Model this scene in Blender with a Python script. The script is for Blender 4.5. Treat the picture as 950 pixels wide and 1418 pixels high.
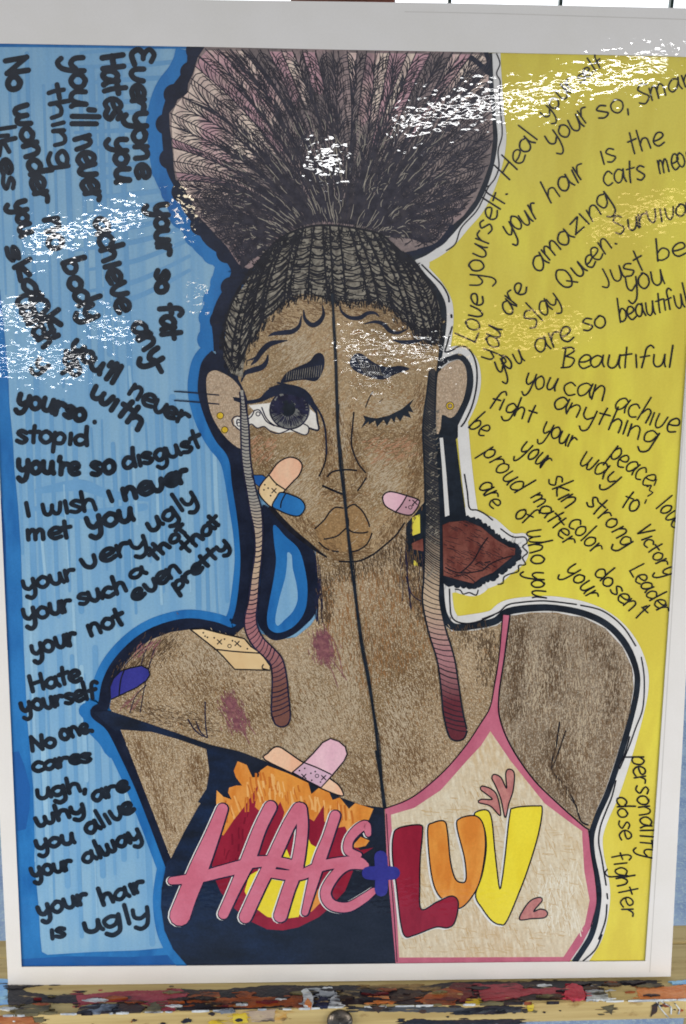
import bpy, math, random
from math import sin, cos, radians, pi, hypot
from mathutils import Vector, Matrix

for o in list(bpy.data.objects): bpy.data.objects.remove(o, do_unlink=True)
scn = bpy.context.scene
COL = scn.collection
RND = random.Random(7)

# ------------------------------------------------------------------ camera
FPX = 1500.0                       # focal length in photo pixels (photo 950 x 1418)
CAM = Vector((-0.02335, -0.63724, 0.57449))
RB = Matrix(((0.999417, -0.005856, -0.033649), (-0.030115, 0.313675, -0.949053), (0.016113, 0.949512, 0.313315)))
cd = bpy.data.cameras.new('camera'); cam = bpy.data.objects.new('camera', cd); COL.objects.link(cam)
cd.sensor_fit = 'VERTICAL'; cd.sensor_height = 36; cd.lens = FPX / 1418 * 36
cd.clip_start = 0.02; cd.clip_end = 60
cam.matrix_world = Matrix.Translation(CAM) @ RB.to_4x4()
scn.camera = cam

# ------------------------------------------------------------------ world, lamps, exposure
w = bpy.data.worlds.new('World'); scn.world = w; w.use_nodes = True
bg = w.node_tree.nodes['Background']; bg.inputs[1].default_value = 1
WN, WL = w.node_tree.nodes, w.node_tree.links          # dim room: pale ceiling above, darker furniture and floor below
_g = WN.new('ShaderNodeTexCoord'); _s = WN.new('ShaderNodeSeparateXYZ'); WL.new(_g.outputs['Generated'], _s.inputs[0])
_r = WN.new('ShaderNodeValToRGB'); WL.new(_s.outputs['Z'], _r.inputs[0])
_r.color_ramp.elements[0].position = .0; _r.color_ramp.elements[0].color = (.07, .07, .065, 1)
_r.color_ramp.elements[1].position = .24; _r.color_ramp.elements[1].color = (.39, .39, .41, 1)
WL.new(_r.outputs[0], bg.inputs[0])
scn.view_settings.view_transform = 'Standard'; scn.view_settings.look = 'None'
scn.view_settings.exposure = 0; scn.view_settings.gamma = 1
scn.cycles.use_denoising = True; scn.cycles.filter_width = 1.8
scn.cycles.sample_clamp_indirect = 4

def lamp(name, loc, target, sx, sy, power, col=(1, 1, 1), roll=None):
    d = bpy.data.lights.new(name, 'AREA'); d.shape = 'RECTANGLE'; d.size = sx; d.size_y = sy
    d.energy = power; d.color = col
    o = bpy.data.objects.new(name, d); COL.objects.link(o)
    z = (Vector(loc) - Vector(target)).normalized()
    x = Vector(roll) if roll else Vector((1, 0, 0))
    x = (x - z * x.dot(z)).normalized(); y = z.cross(x)
    o.matrix_world = Matrix.Translation(loc) @ Matrix((x, y, z)).transposed().to_4x4()
    return o
CEN = Vector((0, 0.045, 0.3))
# soft fill lamps added at both sides, set low to brighten the lower board
lamp('fill_lamp', (-0.78, -0.46, 0.09), (0, .03, .14), 0.5, 0.5, 5.6, (1.0, 0.92, 0.83))
lamp('fill_lamp', (0.80, -0.48, 0.09), (0, .03, .14), 0.5, 0.5, 5.3, (1.0, 0.92, 0.83))
# the ceiling and desk lamps of the room behind the viewer, mirrored as broken glints in the laminate
def tube(p, q, wd, radiance, col=(1, 1, 1)):
    p, q = Vector(p), Vector(q); c = (p + q) / 2; ln = max((q - p).length, wd)
    lamp('ceiling_tube', c, CEN, ln, wd, radiance * ln * wd * pi, col, (q - p) if (q - p).length > .02 else None)
tube((.29, -2.961, 1.545), (1.134, -2.778, 1.705), .03, 36)
tube((.0, -3.0, 1.43), (.09, -3.0, 1.44), .045, 36)
tube((.105, -3.412, .862), (.492, -3.391, .826), .014, 34)
tube((.15, -3.42, .73), (.30, -3.42, .72), .006, 30)
tube((-.971, -2.973, 1.127), (-.60, -3.007, 1.25), .024, 36)
tube((-1.2, -3.28, .935), (-1.0, -3.308, .93), .02, 36)
tube((-1.2, -3.3, .772), (-.854, -3.355, .765), .016, 36)
tube((-.849, -3.335, .935), (-.70, -3.366, .874), .016, 36)
WARM = (1, .72, .34)
tube((1.15, -3.697, 1.365), (1.5, -3.603, 1.46), .03, 9, WARM)
tube((.607, -3.871, .934), (1.113, -3.782, .99), .03, 9, WARM)
tube((-.55, -3.79, 1.47), (-.53, -3.79, 1.40), .03, 25, (1, .85, .6))
tube((-.50, -3.86, 1.12), (-.46, -3.86, 1.11), .03, 25, (1, .8, .55))

# ------------------------------------------------------------------ picture plane of the board
LEAN = radians(8)
EX = Vector((1, 0, 0)); EV = Vector((0, sin(LEAN), cos(LEAN))); EN = Vector((0, -cos(LEAN), sin(LEAN)))
def ray(x, y): return RB @ Vector((x - 475, -(y - 709), -FPX))
def at(x, y):                                     # photo pixel -> (u, v) metres on the board's own plane
    d = ray(x, y); t = -CAM.dot(EN) / d.dot(EN); p = CAM + d * t
    return (p.dot(EX), p.dot(EV))
def on_z(x, y, z): d = ray(x, y); return CAM + d * ((z - CAM.z) / d.z)
def on_y(x, y, yy): d = ray(x, y); return CAM + d * ((yy - CAM.y) / d.y)
LAY = 6e-5                                        # one ink layer

# ------------------------------------------------------------------ materials
def lin(c): c /= 255; return c / 12.92 if c <= .04045 else ((c + .055) / 1.055) ** 2.4
REF = {'b': (222, 210, 200), 'm': (206, 196, 186), 't': (178, 173, 167)}
def C(r, g, b, ref='m'):                          # real-world base colour of a paint seen as (r,g,b) beside paper seen as REF
    return tuple(min(.85, .78 * max(lin(c) - .004, .0005) / lin(k)) for c, k in zip((r, g, b), REF[ref])) + (1,)

def gloss_group():
    g = bpy.data.node_groups.new('laminate_film', 'ShaderNodeTree')
    g.interface.new_socket('Normal', in_out='OUTPUT', socket_type='NodeSocketVector')
    N, L = g.nodes, g.links
    tc = N.new('ShaderNodeTexCoord'); mp = N.new('ShaderNodeMapping'); mp.inputs['Scale'].default_value = (1, 1.5, 1)
    L.new(tc.outputs['Object'], mp.inputs[0])
    n1 = N.new('ShaderNodeTexNoise'); n1.inputs['Scale'].default_value = 165; n1.inputs['Detail'].default_value = 1.2; n1.inputs['Roughness'].default_value = .45
    n2 = N.new('ShaderNodeTexNoise'); n2.inputs['Scale'].default_value = 14; n2.inputs['Detail'].default_value = 1
    L.new(mp.outputs[0], n1.inputs['Vector']); L.new(mp.outputs[0], n2.inputs['Vector'])
    b2 = N.new('ShaderNodeBump'); b2.inputs['Strength'].default_value = 1; b2.inputs['Distance'].default_value = .00016
    b1 = N.new('ShaderNodeBump'); b1.inputs['Strength'].default_value = 1; b1.inputs['Distance'].default_value = .00007
    L.new(n2.outputs[0], b2.inputs['Height']); L.new(n1.outputs[0], b1.inputs['Height']); L.new(b2.outputs[0], b1.inputs['Normal'])
    out = N.new('NodeGroupOutput'); L.new(b1.outputs[0], out.inputs[0])
    return g
FILM = gloss_group()

MATS = {}
def paint(name, ca, cb=None, scale=(60, 60, 60), lo=.4, hi=.6, detail=3, grain=0, rot=0, cc=None, lo2=.45, hi2=.6, scale2=(14, 14, 14), film=True):
    """paper surface under the film: ca/cb mixed by one noise, cc laid in by a second larger noise, fine pencil grain"""
    if name in MATS: return MATS[name]
    m = bpy.data.materials.new(name); m.use_nodes = True; MATS[name] = m
    N, L = m.node_tree.nodes, m.node_tree.links
    P = N['Principled BSDF']; P.inputs['Roughness'].default_value = .33; P.inputs['Specular IOR Level'].default_value = .22
    if film:
        P.inputs['Coat Weight'].default_value = 1; P.inputs['Coat Roughness'].default_value = .025; P.inputs['Coat IOR'].default_value = 1.5
        g = N.new('ShaderNodeGroup'); g.node_tree = FILM; L.new(g.outputs[0], P.inputs['Coat Normal'])
    tc = N.new('ShaderNodeTexCoord')
    def noise(sc, det, rt=0):
        mp = N.new('ShaderNodeMapping'); mp.inputs['Scale'].default_value = sc; mp.inputs['Rotation'].default_value = (0, 0, 0)
        r = N.new('ShaderNodeVectorRotate'); r.rotation_type = 'Z_AXIS'; r.inputs['Angle'].default_value = radians(rt)
        L.new(tc.outputs['Object'], r.inputs['Vector']); L.new(r.outputs[0], mp.inputs[0])
        n = N.new('ShaderNodeTexNoise'); n.inputs['Scale'].default_value = 1; n.inputs['Detail'].default_value = det; n.inputs['Roughness'].default_value = .6
        L.new(mp.outputs[0], n.inputs['Vector']); return n.outputs[0]
    def ramp(s, a, b):
        r = N.new('ShaderNodeMapRange'); r.inputs[1].default_value = a; r.inputs[2].default_value = b; L.new(s, r.inputs[0]); return r.outputs[0]
    def mix(f, a, b, mode='MIX'):
        x = N.new('ShaderNodeMix'); x.data_type = 'RGBA'; x.blend_type = mode
        if isinstance(f, float): x.inputs[0].default_value = f
        else: L.new(f, x.inputs[0])
        for k, s in ((6, a), (7, b)):
            if isinstance(s, tuple): x.inputs[k].default_value = s
            else: L.new(s, x.inputs[k])
        return x.outputs[2]
    col = ca
    if cc: col = mix(ramp(noise(scale2, 2, rot), lo2, hi2), col, cc)
    if cb: col = mix(ramp(noise(scale, detail, rot), lo, hi), col, cb)
    if grain:
        n = noise((700, 700, 700), 2); v = N.new('ShaderNodeMapRange'); v.inputs[1].default_value = .3; v.inputs[2].default_value = .7
        v.inputs[3].default_value = 1 - grain; v.inputs[4].default_value = 1 + grain; L.new(n, v.inputs[0])
        cmb = N.new('ShaderNodeCombineColor'); [L.new(v.outputs[0], cmb.inputs[i]) for i in range(3)]
        col = mix(1.0, col, cmb.outputs[0], 'MULTIPLY')
    if isinstance(col, tuple): P.inputs['Base Color'].default_value = col
    else: L.new(col, P.inputs['Base Color'])
    return m

M_PAPER = paint('white_paper', C(224, 213, 203, 'b'), C(221, 210, 199, 'b'), (18, 18, 18), grain=.012)
M_BLUE = paint('light_blue_marker', C(126, 158, 176), C(110, 148, 174), (130, 5, 1), .42, .62, 3, .05, cc=C(116, 152, 175))
M_STREAK = paint('blue_marker_streak', C(102, 143, 173), C(96, 138, 169), (60, 20, 1), .4, .6, 2, .04)
M_STREAK2 = paint('pale_blue_marker_streak', C(140, 170, 184), C(130, 162, 180), (60, 20, 1), .4, .6, 2, .04)
M_DBLUE = paint('deep_blue_marker', C(34, 96, 148), C(42, 106, 158), (50, 16, 1), .4, .6, 3, .06, cc=C(30, 86, 140))
M_DBLUE2 = paint('darkest_blue_marker', C(32, 82, 138), C(30, 76, 130), (50, 16, 1), .4, .6, 2, .05)
M_NAVY = paint('navy_marker', C(28, 34, 50), C(19, 24, 38), (60, 60, 1), .35, .65, 3, .2)
M_INK = paint('black_marker_ink', C(32, 38, 46), C(22, 27, 34), (90, 90, 1), .35, .65, 2, .15)
M_PEN = paint('fine_black_pen', C(30, 30, 36), C(20, 20, 26), (200, 200, 1))
M_NPEN = paint('fine_navy_pen', C(36, 36, 56), C(24, 24, 40), (200, 200, 1))
M_YEL = paint('yellow_paint', C(203, 183, 72), C(197, 175, 64), (40, 12, 1), .4, .6, 3, .03, cc=C(208, 190, 68), scale2=(8, 8, 8))
M_WHITE = paint('white_halo_paper', C(206, 198, 188), C(198, 190, 180), (40, 40, 40), grain=.03)
M_SKIN = paint('brown_pencil_skin', C(147, 121, 90), C(200, 181, 154), (1250, 900, 300), .48, .74, 2, .26, rot=40, cc=C(116, 90, 58), lo2=.38, hi2=.68, scale2=(20, 9, 10))
M_SKINARM = paint('grey_brown_pencil_skin', C(126, 106, 84), C(180, 166, 144), (1300, 700, 300), .48, .76, 2, .28, rot=5, cc=C(104, 82, 60), lo2=.42, hi2=.64, scale2=(70, 9, 10))
M_FACE = paint('warm_brown_pencil_skin', C(152, 124, 90), C(194, 171, 137), (1150, 1000, 300), .5, .76, 2, .22, rot=30, cc=C(118, 93, 62), lo2=.38, hi2=.66, scale2=(26, 14, 10))
M_EAR = paint('pale_brown_pencil_skin', C(156, 130, 104), C(188, 165, 138), (1200, 900, 300), .45, .72, 2, .2, rot=20)
M_LIP = paint('lip_brown_pencil', C(136, 104, 68), C(166, 134, 94), (1150, 1000, 300), .5, .74, 2, .2)
M_HAIR = paint('hair_cream_and_pink', C(120, 106, 100, 't'), C(92, 82, 80, 't'), (40, 30, 10), .4, .6, 4, .2, rot=-30, cc=C(128, 108, 106, 't'), scale2=(14, 10, 9))
M_CORN = paint('cornrow_grey_pencil', C(134, 124, 108), C(90, 82, 72), (260, 260, 30), .42, .62, 3, .25)
M_NAVYTOP = paint('black_top_marker', C(32, 36, 46), C(25, 29, 38), (30, 60, 1), .35, .65, 3, .2, cc=C(28, 40, 62), scale2=(9, 4, 4))
M_CREAM = paint('cream_pencil', C(204, 182, 150, 'b'), C(218, 200, 172, 'b'), (420, 90, 30), .42, .68, 3, .08, rot=-12, cc=C(200, 168, 126, 'b'), lo2=.45, hi2=.7, scale2=(14, 10, 10))
M_PINK = paint('pink_marker', C(192, 104, 120, 'b'), C(182, 92, 110, 'b'), (60, 30, 1), .4, .6, 3, .06)
M_HATE = paint('pink_letter_marker', C(204, 112, 128, 'b'), C(196, 100, 116, 'b'), (40, 40, 1), .4, .6, 3, .05)
M_ORANGE = paint('orange_marker', C(220, 142, 62, 'b'), C(208, 122, 48, 'b'), (90, 26, 1), .4, .62, 3, .05, cc=C(228, 158, 84, 'b'))
M_MAROON = paint('maroon_marker', C(146, 34, 52, 'b'), C(132, 28, 46, 'b'), (60, 20, 1), .4, .6, 3, .06)
M_LYEL = paint('yellow_letter_marker', C(232, 206, 58, 'b'), C(226, 198, 50, 'b'), (60, 20, 1), .4, .6, 3, .04)
M_PEACH = paint('peach_marker', C(226, 174, 140), C(216, 160, 126), (60, 20, 1), .4, .6, 3, .06)
M_TAN = paint('tan_bandage_marker', C(212, 180, 134), C(204, 170, 122), (40, 20, 1), .4, .6, 3, .04)
M_ROSE = paint('rose_marker', C(214, 170, 172), C(206, 158, 164), (60, 20, 1), .4, .6, 3, .06)
M_VIOLET = paint('violet_marker', C(46, 46, 112), C(52, 51, 120), (60, 20, 1), .4, .6, 3, .1)
M_GOLD = paint('gold_pen', C(206, 170, 50), C(190, 150, 36), (200, 200, 1))
M_SCLERA = paint('eye_white', C(214, 204, 190), C(204, 192, 176), (80, 80, 1), grain=.05)
M_IRIS = paint('iris_grey', C(120, 116, 108), C(92, 90, 86), (200, 200, 1))
M_TUFT = paint('reddish_brown_pencil', C(110, 62, 52), C(92, 46, 40), (110, 60, 30), .4, .6, 4, .15, cc=C(128, 76, 64))
M_BRUISE = paint('bruise_pencil', C(130, 84, 82), C(110, 66, 72), (300, 300, 1), grain=.2)
M_BLUSH = paint('blush_pencil', C(164, 120, 90), C(154, 110, 80), (1100, 1000, 300), .45, .7, 2, .2)
M_HEART = paint('dusty_pink_pencil', C(190, 124, 114, 'b'), C(176, 108, 102, 'b'), (200, 120, 30), .4, .6, 3, .1)
M_CREASE = paint('margin_crease', C(200, 189, 178, 'b'), C(194, 184, 174, 'b'), (30, 30, 30))

# ------------------------------------------------------------------ flat drawing helpers
def link(name, verts, faces, mat, parent=None):
    me = bpy.data.meshes.new(name); me.from_pydata(verts, [], faces); me.update()
    me.materials.append(mat)
    o = bpy.data.objects.new(name, me); COL.objects.link(o)
    if parent: o.parent = parent
    return o

def smooth(pts, closed=False, step=2.0):
    """Catmull-Rom through (x, y[, w]) points"""
    n = len(pts)
    if n < 3 and not closed:
        a, b = pts; k = max(1, int(hypot(b[0] - a[0], b[1] - a[1]) / (step * 2)))
        return [tuple(a[j] + (b[j] - a[j]) * i / k for j in range(len(a))) for i in range(k + 1)]
    out = []
    for i in range(n if closed else n - 1):
        if closed: p0, p1, p2, p3 = (pts[(i + k) % n] for k in (-1, 0, 1, 2))
        else: p0, p1, p2, p3 = pts[max(0, i - 1)], pts[i], pts[i + 1], pts[min(n - 1, i + 2)]
        k = max(2, int(hypot(p2[0] - p1[0], p2[1] - p1[1]) / step))
        for j in range(k):
            t = j / k
            out.append(tuple(.5 * (2 * b + (c - a) * t + (2 * a - 5 * b + 4 * c - d) * t * t + (3 * b - a - 3 * c + d) * t ** 3)
                             for a, b, c, d in zip(p0, p1, p2, p3)))
    if not closed: out.append(tuple(pts[-1]))
    return out

class Draw:
    """collects flat ink shapes in photo pixels and links them as ONE mesh on the board"""
    def __init__(s, layer): s.v = []; s.f = []; s.z = layer * LAY; s.n = 0
    def _z(s): s.n += 1; return s.z + (s.n % 30) * 1.5e-6
    def poly(s, pts, sm=False, step=3):
        if sm: pts = smooth(pts, True, step)
        z = s._z(); b = len(s.v)
        s.v += [(*at(p[0], p[1]), z) for p in pts]; s.f.append(tuple(range(b, b + len(pts)))); return s
    def stroke(s, pts, wd, sm=True, caps=True, step=2.0, wob=0):
        if sm: pts = smooth(pts, False, step)
        z = s._z(); n = len(pts); b = len(s.v); L = []; R = []
        cum = 0
        for i, p in enumerate(pts):
            a, c = pts[max(0, i - 1)], pts[min(n - 1, i + 1)]
            dx, dy = c[0] - a[0], c[1] - a[1]; l = hypot(dx, dy) or 1; nx, ny = -dy / l, dx / l
            h = (p[2] if len(p) > 2 else wd) / 2
            if wob: h *= 1 + wob * (RND.random() - .5)
            zz = z + 1.2e-6 * i / n
            L.append((*at(p[0] + nx * h, p[1] + ny * h), zz)); R.append((*at(p[0] - nx * h, p[1] - ny * h), zz))
        s.v += L + R
        for i in range(n - 1): s.f.append((b + i, b + i + 1, b + n + i + 1, b + n + i))
        if caps:
            for e, q in ((0, 1), (n - 1, n - 2)):
                p, r = pts[e], pts[q]; h = (p[2] if len(p) > 2 else wd) / 2
                if h < .45: continue
                ang = math.atan2(p[1] - r[1], p[0] - r[0]); c0 = len(s.v); K = 6
                for k in range(K + 1):
                    a = ang - pi / 2 + pi * k / K
                    s.v.append((*at(p[0] + cos(a) * h, p[1] + sin(a) * h), z + (1.2e-6 if e else 0)))
                s.f.append(tuple(range(c0, c0 + K + 1)))
        return s
    def ring(s, cx, cy, r, wd): return s.stroke([(cx + r * cos(a), cy + r * sin(a)) for a in [2 * pi * k / 14 for k in range(15)]], wd)
    def disc(s, cx, cy, rx, ry=None, rot=0):
        ry = ry or rx; c, d = cos(rot), sin(rot)
        return s.poly([(cx + rx * cos(a) * c - ry * sin(a) * d, cy + rx * cos(a) * d + ry * sin(a) * c) for a in [2 * pi * k / 24 for k in range(24)]])
    def done(s, name, mat, parent, label=None):
        o = link(name, s.v, s.f, mat, parent)
        if label: o['label'] = label
        return o
def X(ox, oy, sc, pts, extra=None): return [(ox + p[0] / sc, oy + p[1] / sc) + tuple(p[2:]) for p in pts]
def F1(*p): return X(270, 360, 4.75, p)
def F2(*p): return X(450, 360, 4.318, p)
def MM(*p): return X(310, 590, 4.318, p)
def M2(*p): return X(480, 590, 3.654, p)
def B1(*p): return X(120, 800, 3.167, p)
def B2(*p): return X(330, 840, 4.13, p)
def B3(*p): return X(530, 820, 2.5, p)
def T1(*p): return X(220, 1040, 2.794, p)
def T2(*p): return X(500, 1040, 2.714, p)
def H1(*p): return X(220, 50, 3.8, p)
def H2(*p): return X(450, 50, 3.654, p)
def R5(*p): return X(780, 1020, 5.065, p)

def empty(name, loc, label, cat, rx=0, group=None):
    o = bpy.data.objects.new(name, None); COL.objects.link(o); o.location = loc; o.rotation_euler = (rx, 0, 0); o.empty_display_size = .05
    o['label'] = label; o['category'] = cat
    if group: o['group'] = group
    return o
def tag(o, **k):
    for a, b in k.items(): o[a] = b
    return o

def hatch(d, poly_pts, n, ang, ln, wd):
    xs = [p[0] for p in poly_pts]; ys = [p[1] for p in poly_pts]; k = 0
    def ins(x, y):
        c = False; m = len(poly_pts)
        for i in range(m):
            (x1, y1), (x2, y2) = poly_pts[i], poly_pts[(i + 1) % m]
            if (y1 > y) != (y2 > y) and x < (x2 - x1) * (y - y1) / (y2 - y1) + x1: c = not c
        return c
    while k < n:
        x, y = RND.uniform(min(xs), max(xs)), RND.uniform(min(ys), max(ys)); k += 1
        a = radians(ang + RND.uniform(-12, 12)); l = RND.uniform(*ln)
        e = (x + cos(a) * l, y + sin(a) * l)
        if ins(x, y) and ins(*e): d.stroke([(x, y), ((x + e[0]) / 2 + RND.uniform(-1, 1), (y + e[1]) / 2 + RND.uniform(-1, 1)), e], RND.uniform(*wd), caps=False, step=4)

def shade(d, line, rad, n, ang, ln=(2.5, 7), wd=(.5, 1.0)):       # pencil strokes gathered round a line, thinning away from it
    P_ = smooth(line, False, 3)
    for _ in range(n):
        p = RND.choice(P_); x, y = p[0] + RND.gauss(0, rad), p[1] + RND.gauss(0, rad); a = radians(ang + RND.uniform(-14, 14)); l = RND.uniform(*ln)
        d.stroke([(x - cos(a) * l / 2, y - sin(a) * l / 2), (x + RND.uniform(-.5, .5), y + RND.uniform(-.5, .5)), (x + cos(a) * l / 2, y + sin(a) * l / 2)], RND.uniform(*wd), caps=False, step=4)

# ================================================================== POSTER
poster = empty('poster', (0, 0, 0), 'glossy white-bordered portrait poster, half blue, half yellow, standing on the easel ledge', 'poster', pi / 2 - LEAN)

# board: outer sheet, 4 mm thick
OUT = [(12, 1364), (928, 1351), (996, 13), (640, 5.5), (320, 1), (-57, -6)]
fr = [(*at(*p), 0.0) for p in OUT]; bk = [(u, v, -.004) for u, v, z in fr]; n = len(fr)
link('board', fr + bk, [tuple(range(n)), tuple(range(2 * n - 1, n - 1, -1))] + [(i, n + i, n + (i + 1) % n, (i + 1) % n) for i in range(n)], M_PAPER, poster)
Draw(21).stroke([(951, 500), (919, 1020), (899, 1345)], 1.0, caps=False).stroke([(560, 17), (700, 20), (990, 29)], .8, caps=False).done('crease', M_CREASE, poster)

# ---- blue half
TL, TR, BR, BL = (-26, 60), (979, 80), (893, 1330), (30, 1338)
bb = Draw(1).poly([TL, (280, 65.5), (472, 69), (546, 1333.5), (260, 1336), BL]).done('blue_background', M_BLUE, poster)
d = Draw(2)
x = -10
while x < 330:
    y0 = RND.uniform(64, 130); sl = .035
    segs = [(y0, RND.uniform(380, 560)), (RND.uniform(520, 640), RND.uniform(760, 900)), (RND.uniform(880, 960), RND.uniform(1150, 1316))]
    for a, b in segs:
        if x > 180 and a < 200: continue
        ws = RND.choice([3, 4, 6, 8, 9]); xo = x + RND.uniform(-5, 5)
        d.stroke([(xo + sl * a, a, ws), (xo + sl * (a + b) / 2 + RND.uniform(-2, 2), (a + b) / 2, ws * RND.uniform(.8, 1.2)), (xo + sl * b, b, ws)], ws)
    x += RND.uniform(9, 19)
for y in range(70, 420, 22):                      # sweeping strokes beside the hair
    yy = y + RND.uniform(-4, 4); k = max(0, (y - 250) / 200)
    d.stroke([(118 + RND.uniform(-20, 20), yy + 4 + 30 * k, 4), (190, yy + RND.uniform(-3, 3) + 12 * k, 7), (262, yy - 6 - 30 * k, 5)], 6)
d.stroke([(52, 680, 8), (110, 672, 16), (150, 684, 12), (205, 690, 9)], 8).stroke([(46, 704, 6), (120, 712, 14), (200, 702, 10)], 8)
d.done('marker_streak', M_STREAK, bb)
d = Draw(2.4)
for i in range(26):
    xo = RND.uniform(20, 300); a = RND.uniform(500, 1150); b = a + RND.uniform(60, 200); ws = RND.choice([2, 4, 6])
    if xo > 190 and b > 850: continue
    d.stroke([(xo, a), (xo + 3, (a + b) / 2), (xo + 7, b)], ws)
d.done('marker_streak', M_STREAK2, bb)
d = Draw(2.8)
d.poly([(-26, 60), (280, 65.5), (280, 68), (180, 67), (60, 65.5), (-26, 65)])
d.poly([(-11, 400), (0, 400), (4, 440), (8, 480), (12, 530), (13, 560), (18, 610), (20, 650), (25, 700), (29, 760), (31, 830), (33, 900), (38, 1000), (46, 1090), (48, 1160), (48, 1200), (53, 1250), (56, 1300), (58, 1318), (66, 1322),
         (130, 1318), (190, 1316), (232, 1312), (262, 1336), BL])
d.done('dark_border', M_DBLUE, bb)
Draw(2.95).poly([(-2, 690), (2, 690), (8, 740), (9, 820), (8, 860), (12, 900), (6, 900)]).done('dark_border', M_DBLUE2, bb); Draw(2.95).poly([(17, 1042), (26, 1040), (34, 1060), (42, 1090), (41, 1120), (36, 1148), (24, 1151)]).done('dark_border', M_DBLUE2, bb); Draw(2.95).poly([(29.5, 1328), (90, 1324), (180, 1325), (255, 1321), (262, 1336), (30, 1338)]).done('dark_border', M_DBLUE2, bb)

# ---- yellow half
yb = Draw(1).poly([(472, 69), (700, 73.5), (910, 78), TR, BR, (720, 1331.5), (546, 1333.5)]).done('yellow_background', M_YEL, poster)

# ---- outlines round the figure
LC = [(281, 50), (268, 72), (264, 88), (255, 106), (240, 126), (233, 143), (229, 163), (230, 197), (236, 234), (248, 260), (259, 287), (276, 311), (290, 332), (313, 350), (330, 374),
      (322, 398), (309, 422), (303, 442), (302, 466), (303, 486)]
LE = [(298, 490), (286, 503), (281, 522), (280, 541), (284, 562), (293, 587), (305, 608), (318, 624), (326, 640), (332, 668), (338, 706), (343, 740), (345, 775), (342, 810), (337, 845), (330, 866)]
LS = [(338, 866), (322, 877), (297, 869), (265, 864), (237, 868), (208, 879), (183, 897), (161, 922), (149, 947), (143, 977), (133, 987), (154, 1006), (173, 1042), (193, 1085), (213, 1135), (236, 1196), (246, 1222)]
LT = [(236, 1185), (233, 1200), (228, 1230), (227, 1255), (232, 1288), (244, 1313), (262, 1334)]
halo = Draw(4); 
for pts, wd in ((LC[1:], 50), (LE, 40), (LS, 40), (LT, 30)): halo.stroke(pts, wd, caps=False)
for x_, y_ in ((256, 92), (240, 118), (226, 142), (219, 170), (221, 204), (227, 236), (240, 266), (252, 300), (272, 326), (296, 350), (308, 392), (298, 416), (292, 440), (290, 470)): halo.disc(x_, y_, 17)
halo.poly([(320, 380), (338, 400), (312, 430), (290, 400), (300, 360)])
halo.stroke([(127, 985), (120, 984)], 22).stroke([(132, 1000), (150, 1018), (160, 1034)], 34)
halo.done('blue_halo', M_DBLUE, bb)
RC = [(677, 74), (678, 99), (680, 127), (682, 159), (685, 192), (680, 225), (669, 258), (655, 285), (636, 307), (620, 326), (606, 338), (587, 349), (567, 358)]
RH = [(560, 352), (570, 364), (584, 382), (600, 400), (611, 420), (613, 441), (611, 464), (607, 492)]
RE = [(607, 506), (613, 501), (622, 497), (637, 494), (648, 506), (651, 527), (647, 550), (637, 573), (628, 588)]
RS = [(609, 795), (611, 832), (616, 854), (629, 868), (657, 866), (685, 860), (703, 847), (735, 842), (770, 842), (810, 850), (842, 866), (866, 892), (880, 924), (882, 952), (874, 992), (858, 1048), (842, 1096), (827, 1130), (819, 1157), (820, 1184), (826, 1213), (829, 1240), (825, 1272), (818, 1296), (806, 1316), (795, 1332)]
wh = Draw(4)
for pts, wd in ((RC, 32), (RH, 30), (RE, 30), (RS, 32)): wh.stroke(pts, wd, caps=False)
wh.stroke([(567, 358), (584, 366)], 22).stroke([(640, 585), (645, 640), (653, 704), (660, 718), (680, 724), (706, 745), (724, 746)], 16)
TUFT = M2((485, 500), (520, 485), (600, 478), (680, 510), (750, 570), (820, 612), (852, 618), (850, 650), (800, 690), (740, 740), (680, 765), (640, 795), (560, 775), (490, 755))
wh.stroke(TUFT + [TUFT[0]], 36)
wh.done('white_halo', M_WHITE, yb)
pl = Draw(6.6)                                     # thin pen line round the white halo
pl.stroke(H2((868, 90), (885, 140), (868, 190), (886, 230), (882, 300), (890, 400), (896, 500), (876, 580), (880, 660), (860, 720), (824, 770), (770, 880), (690, 970), (660, 1050), (615, 1085)), 1.7)
pl.stroke(F2((580, 30), (640, 90), (700, 150), (735, 210), (742, 250)), 2.2).stroke(F2((755, 330), (757, 342)), 3).stroke(F2((760, 400), (745, 450), (728, 510), (718, 550), (760, 540), (800, 518), (850, 525), (890, 580), (908, 660), (905, 760), (880, 870), (840, 960), (815, 995)), 2.2)
pl.stroke(M2((596, 245), (610, 330), (622, 415), (660, 425), (700, 445), (738, 475)), 2).stroke(M2((780, 520), (840, 560), (900, 562), (912, 590), (890, 610), (915, 640), (890, 665), (905, 700), (870, 705), (868, 735), (820, 750), (795, 765), (790, 795), (765, 800)), 1.8)
pl.stroke(M2((665, 830), (655, 855), (620, 842), (590, 850), (575, 830), (550, 825)), 1.8)
pl.stroke(M2((520, 825), (523, 900), (530, 960), (560, 990), (620, 998), (690, 980), (745, 955)), 2).stroke(B3((345, 92), (400, 70), (430, 45), (470, 36), (560, 30), (670, 42)), 2).stroke(B3((685, 45), (750, 60), (800, 90), (840, 130), (875, 185)), 2)
pl.stroke(B3((895, 225), (905, 300), (900, 400), (875, 470), (850, 540), (820, 610)), 1.8)
pl.stroke(R5((465, 0), (430, 120), (385, 212)), 2).stroke(R5((368, 308), (340, 420), (300, 520), (260, 630), (248, 740), (270, 860), (300, 1040)), 2).stroke(R5((306, 1100), (310, 1135)), 2).stroke(R5((305, 1178), (298, 1270), (275, 1350), (248, 1418)), 2).stroke(T2((905, 690), (880, 745), (835, 787)), 2)
pl.done('outline', M_PEN, yb)
nv = Draw(6)
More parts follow.
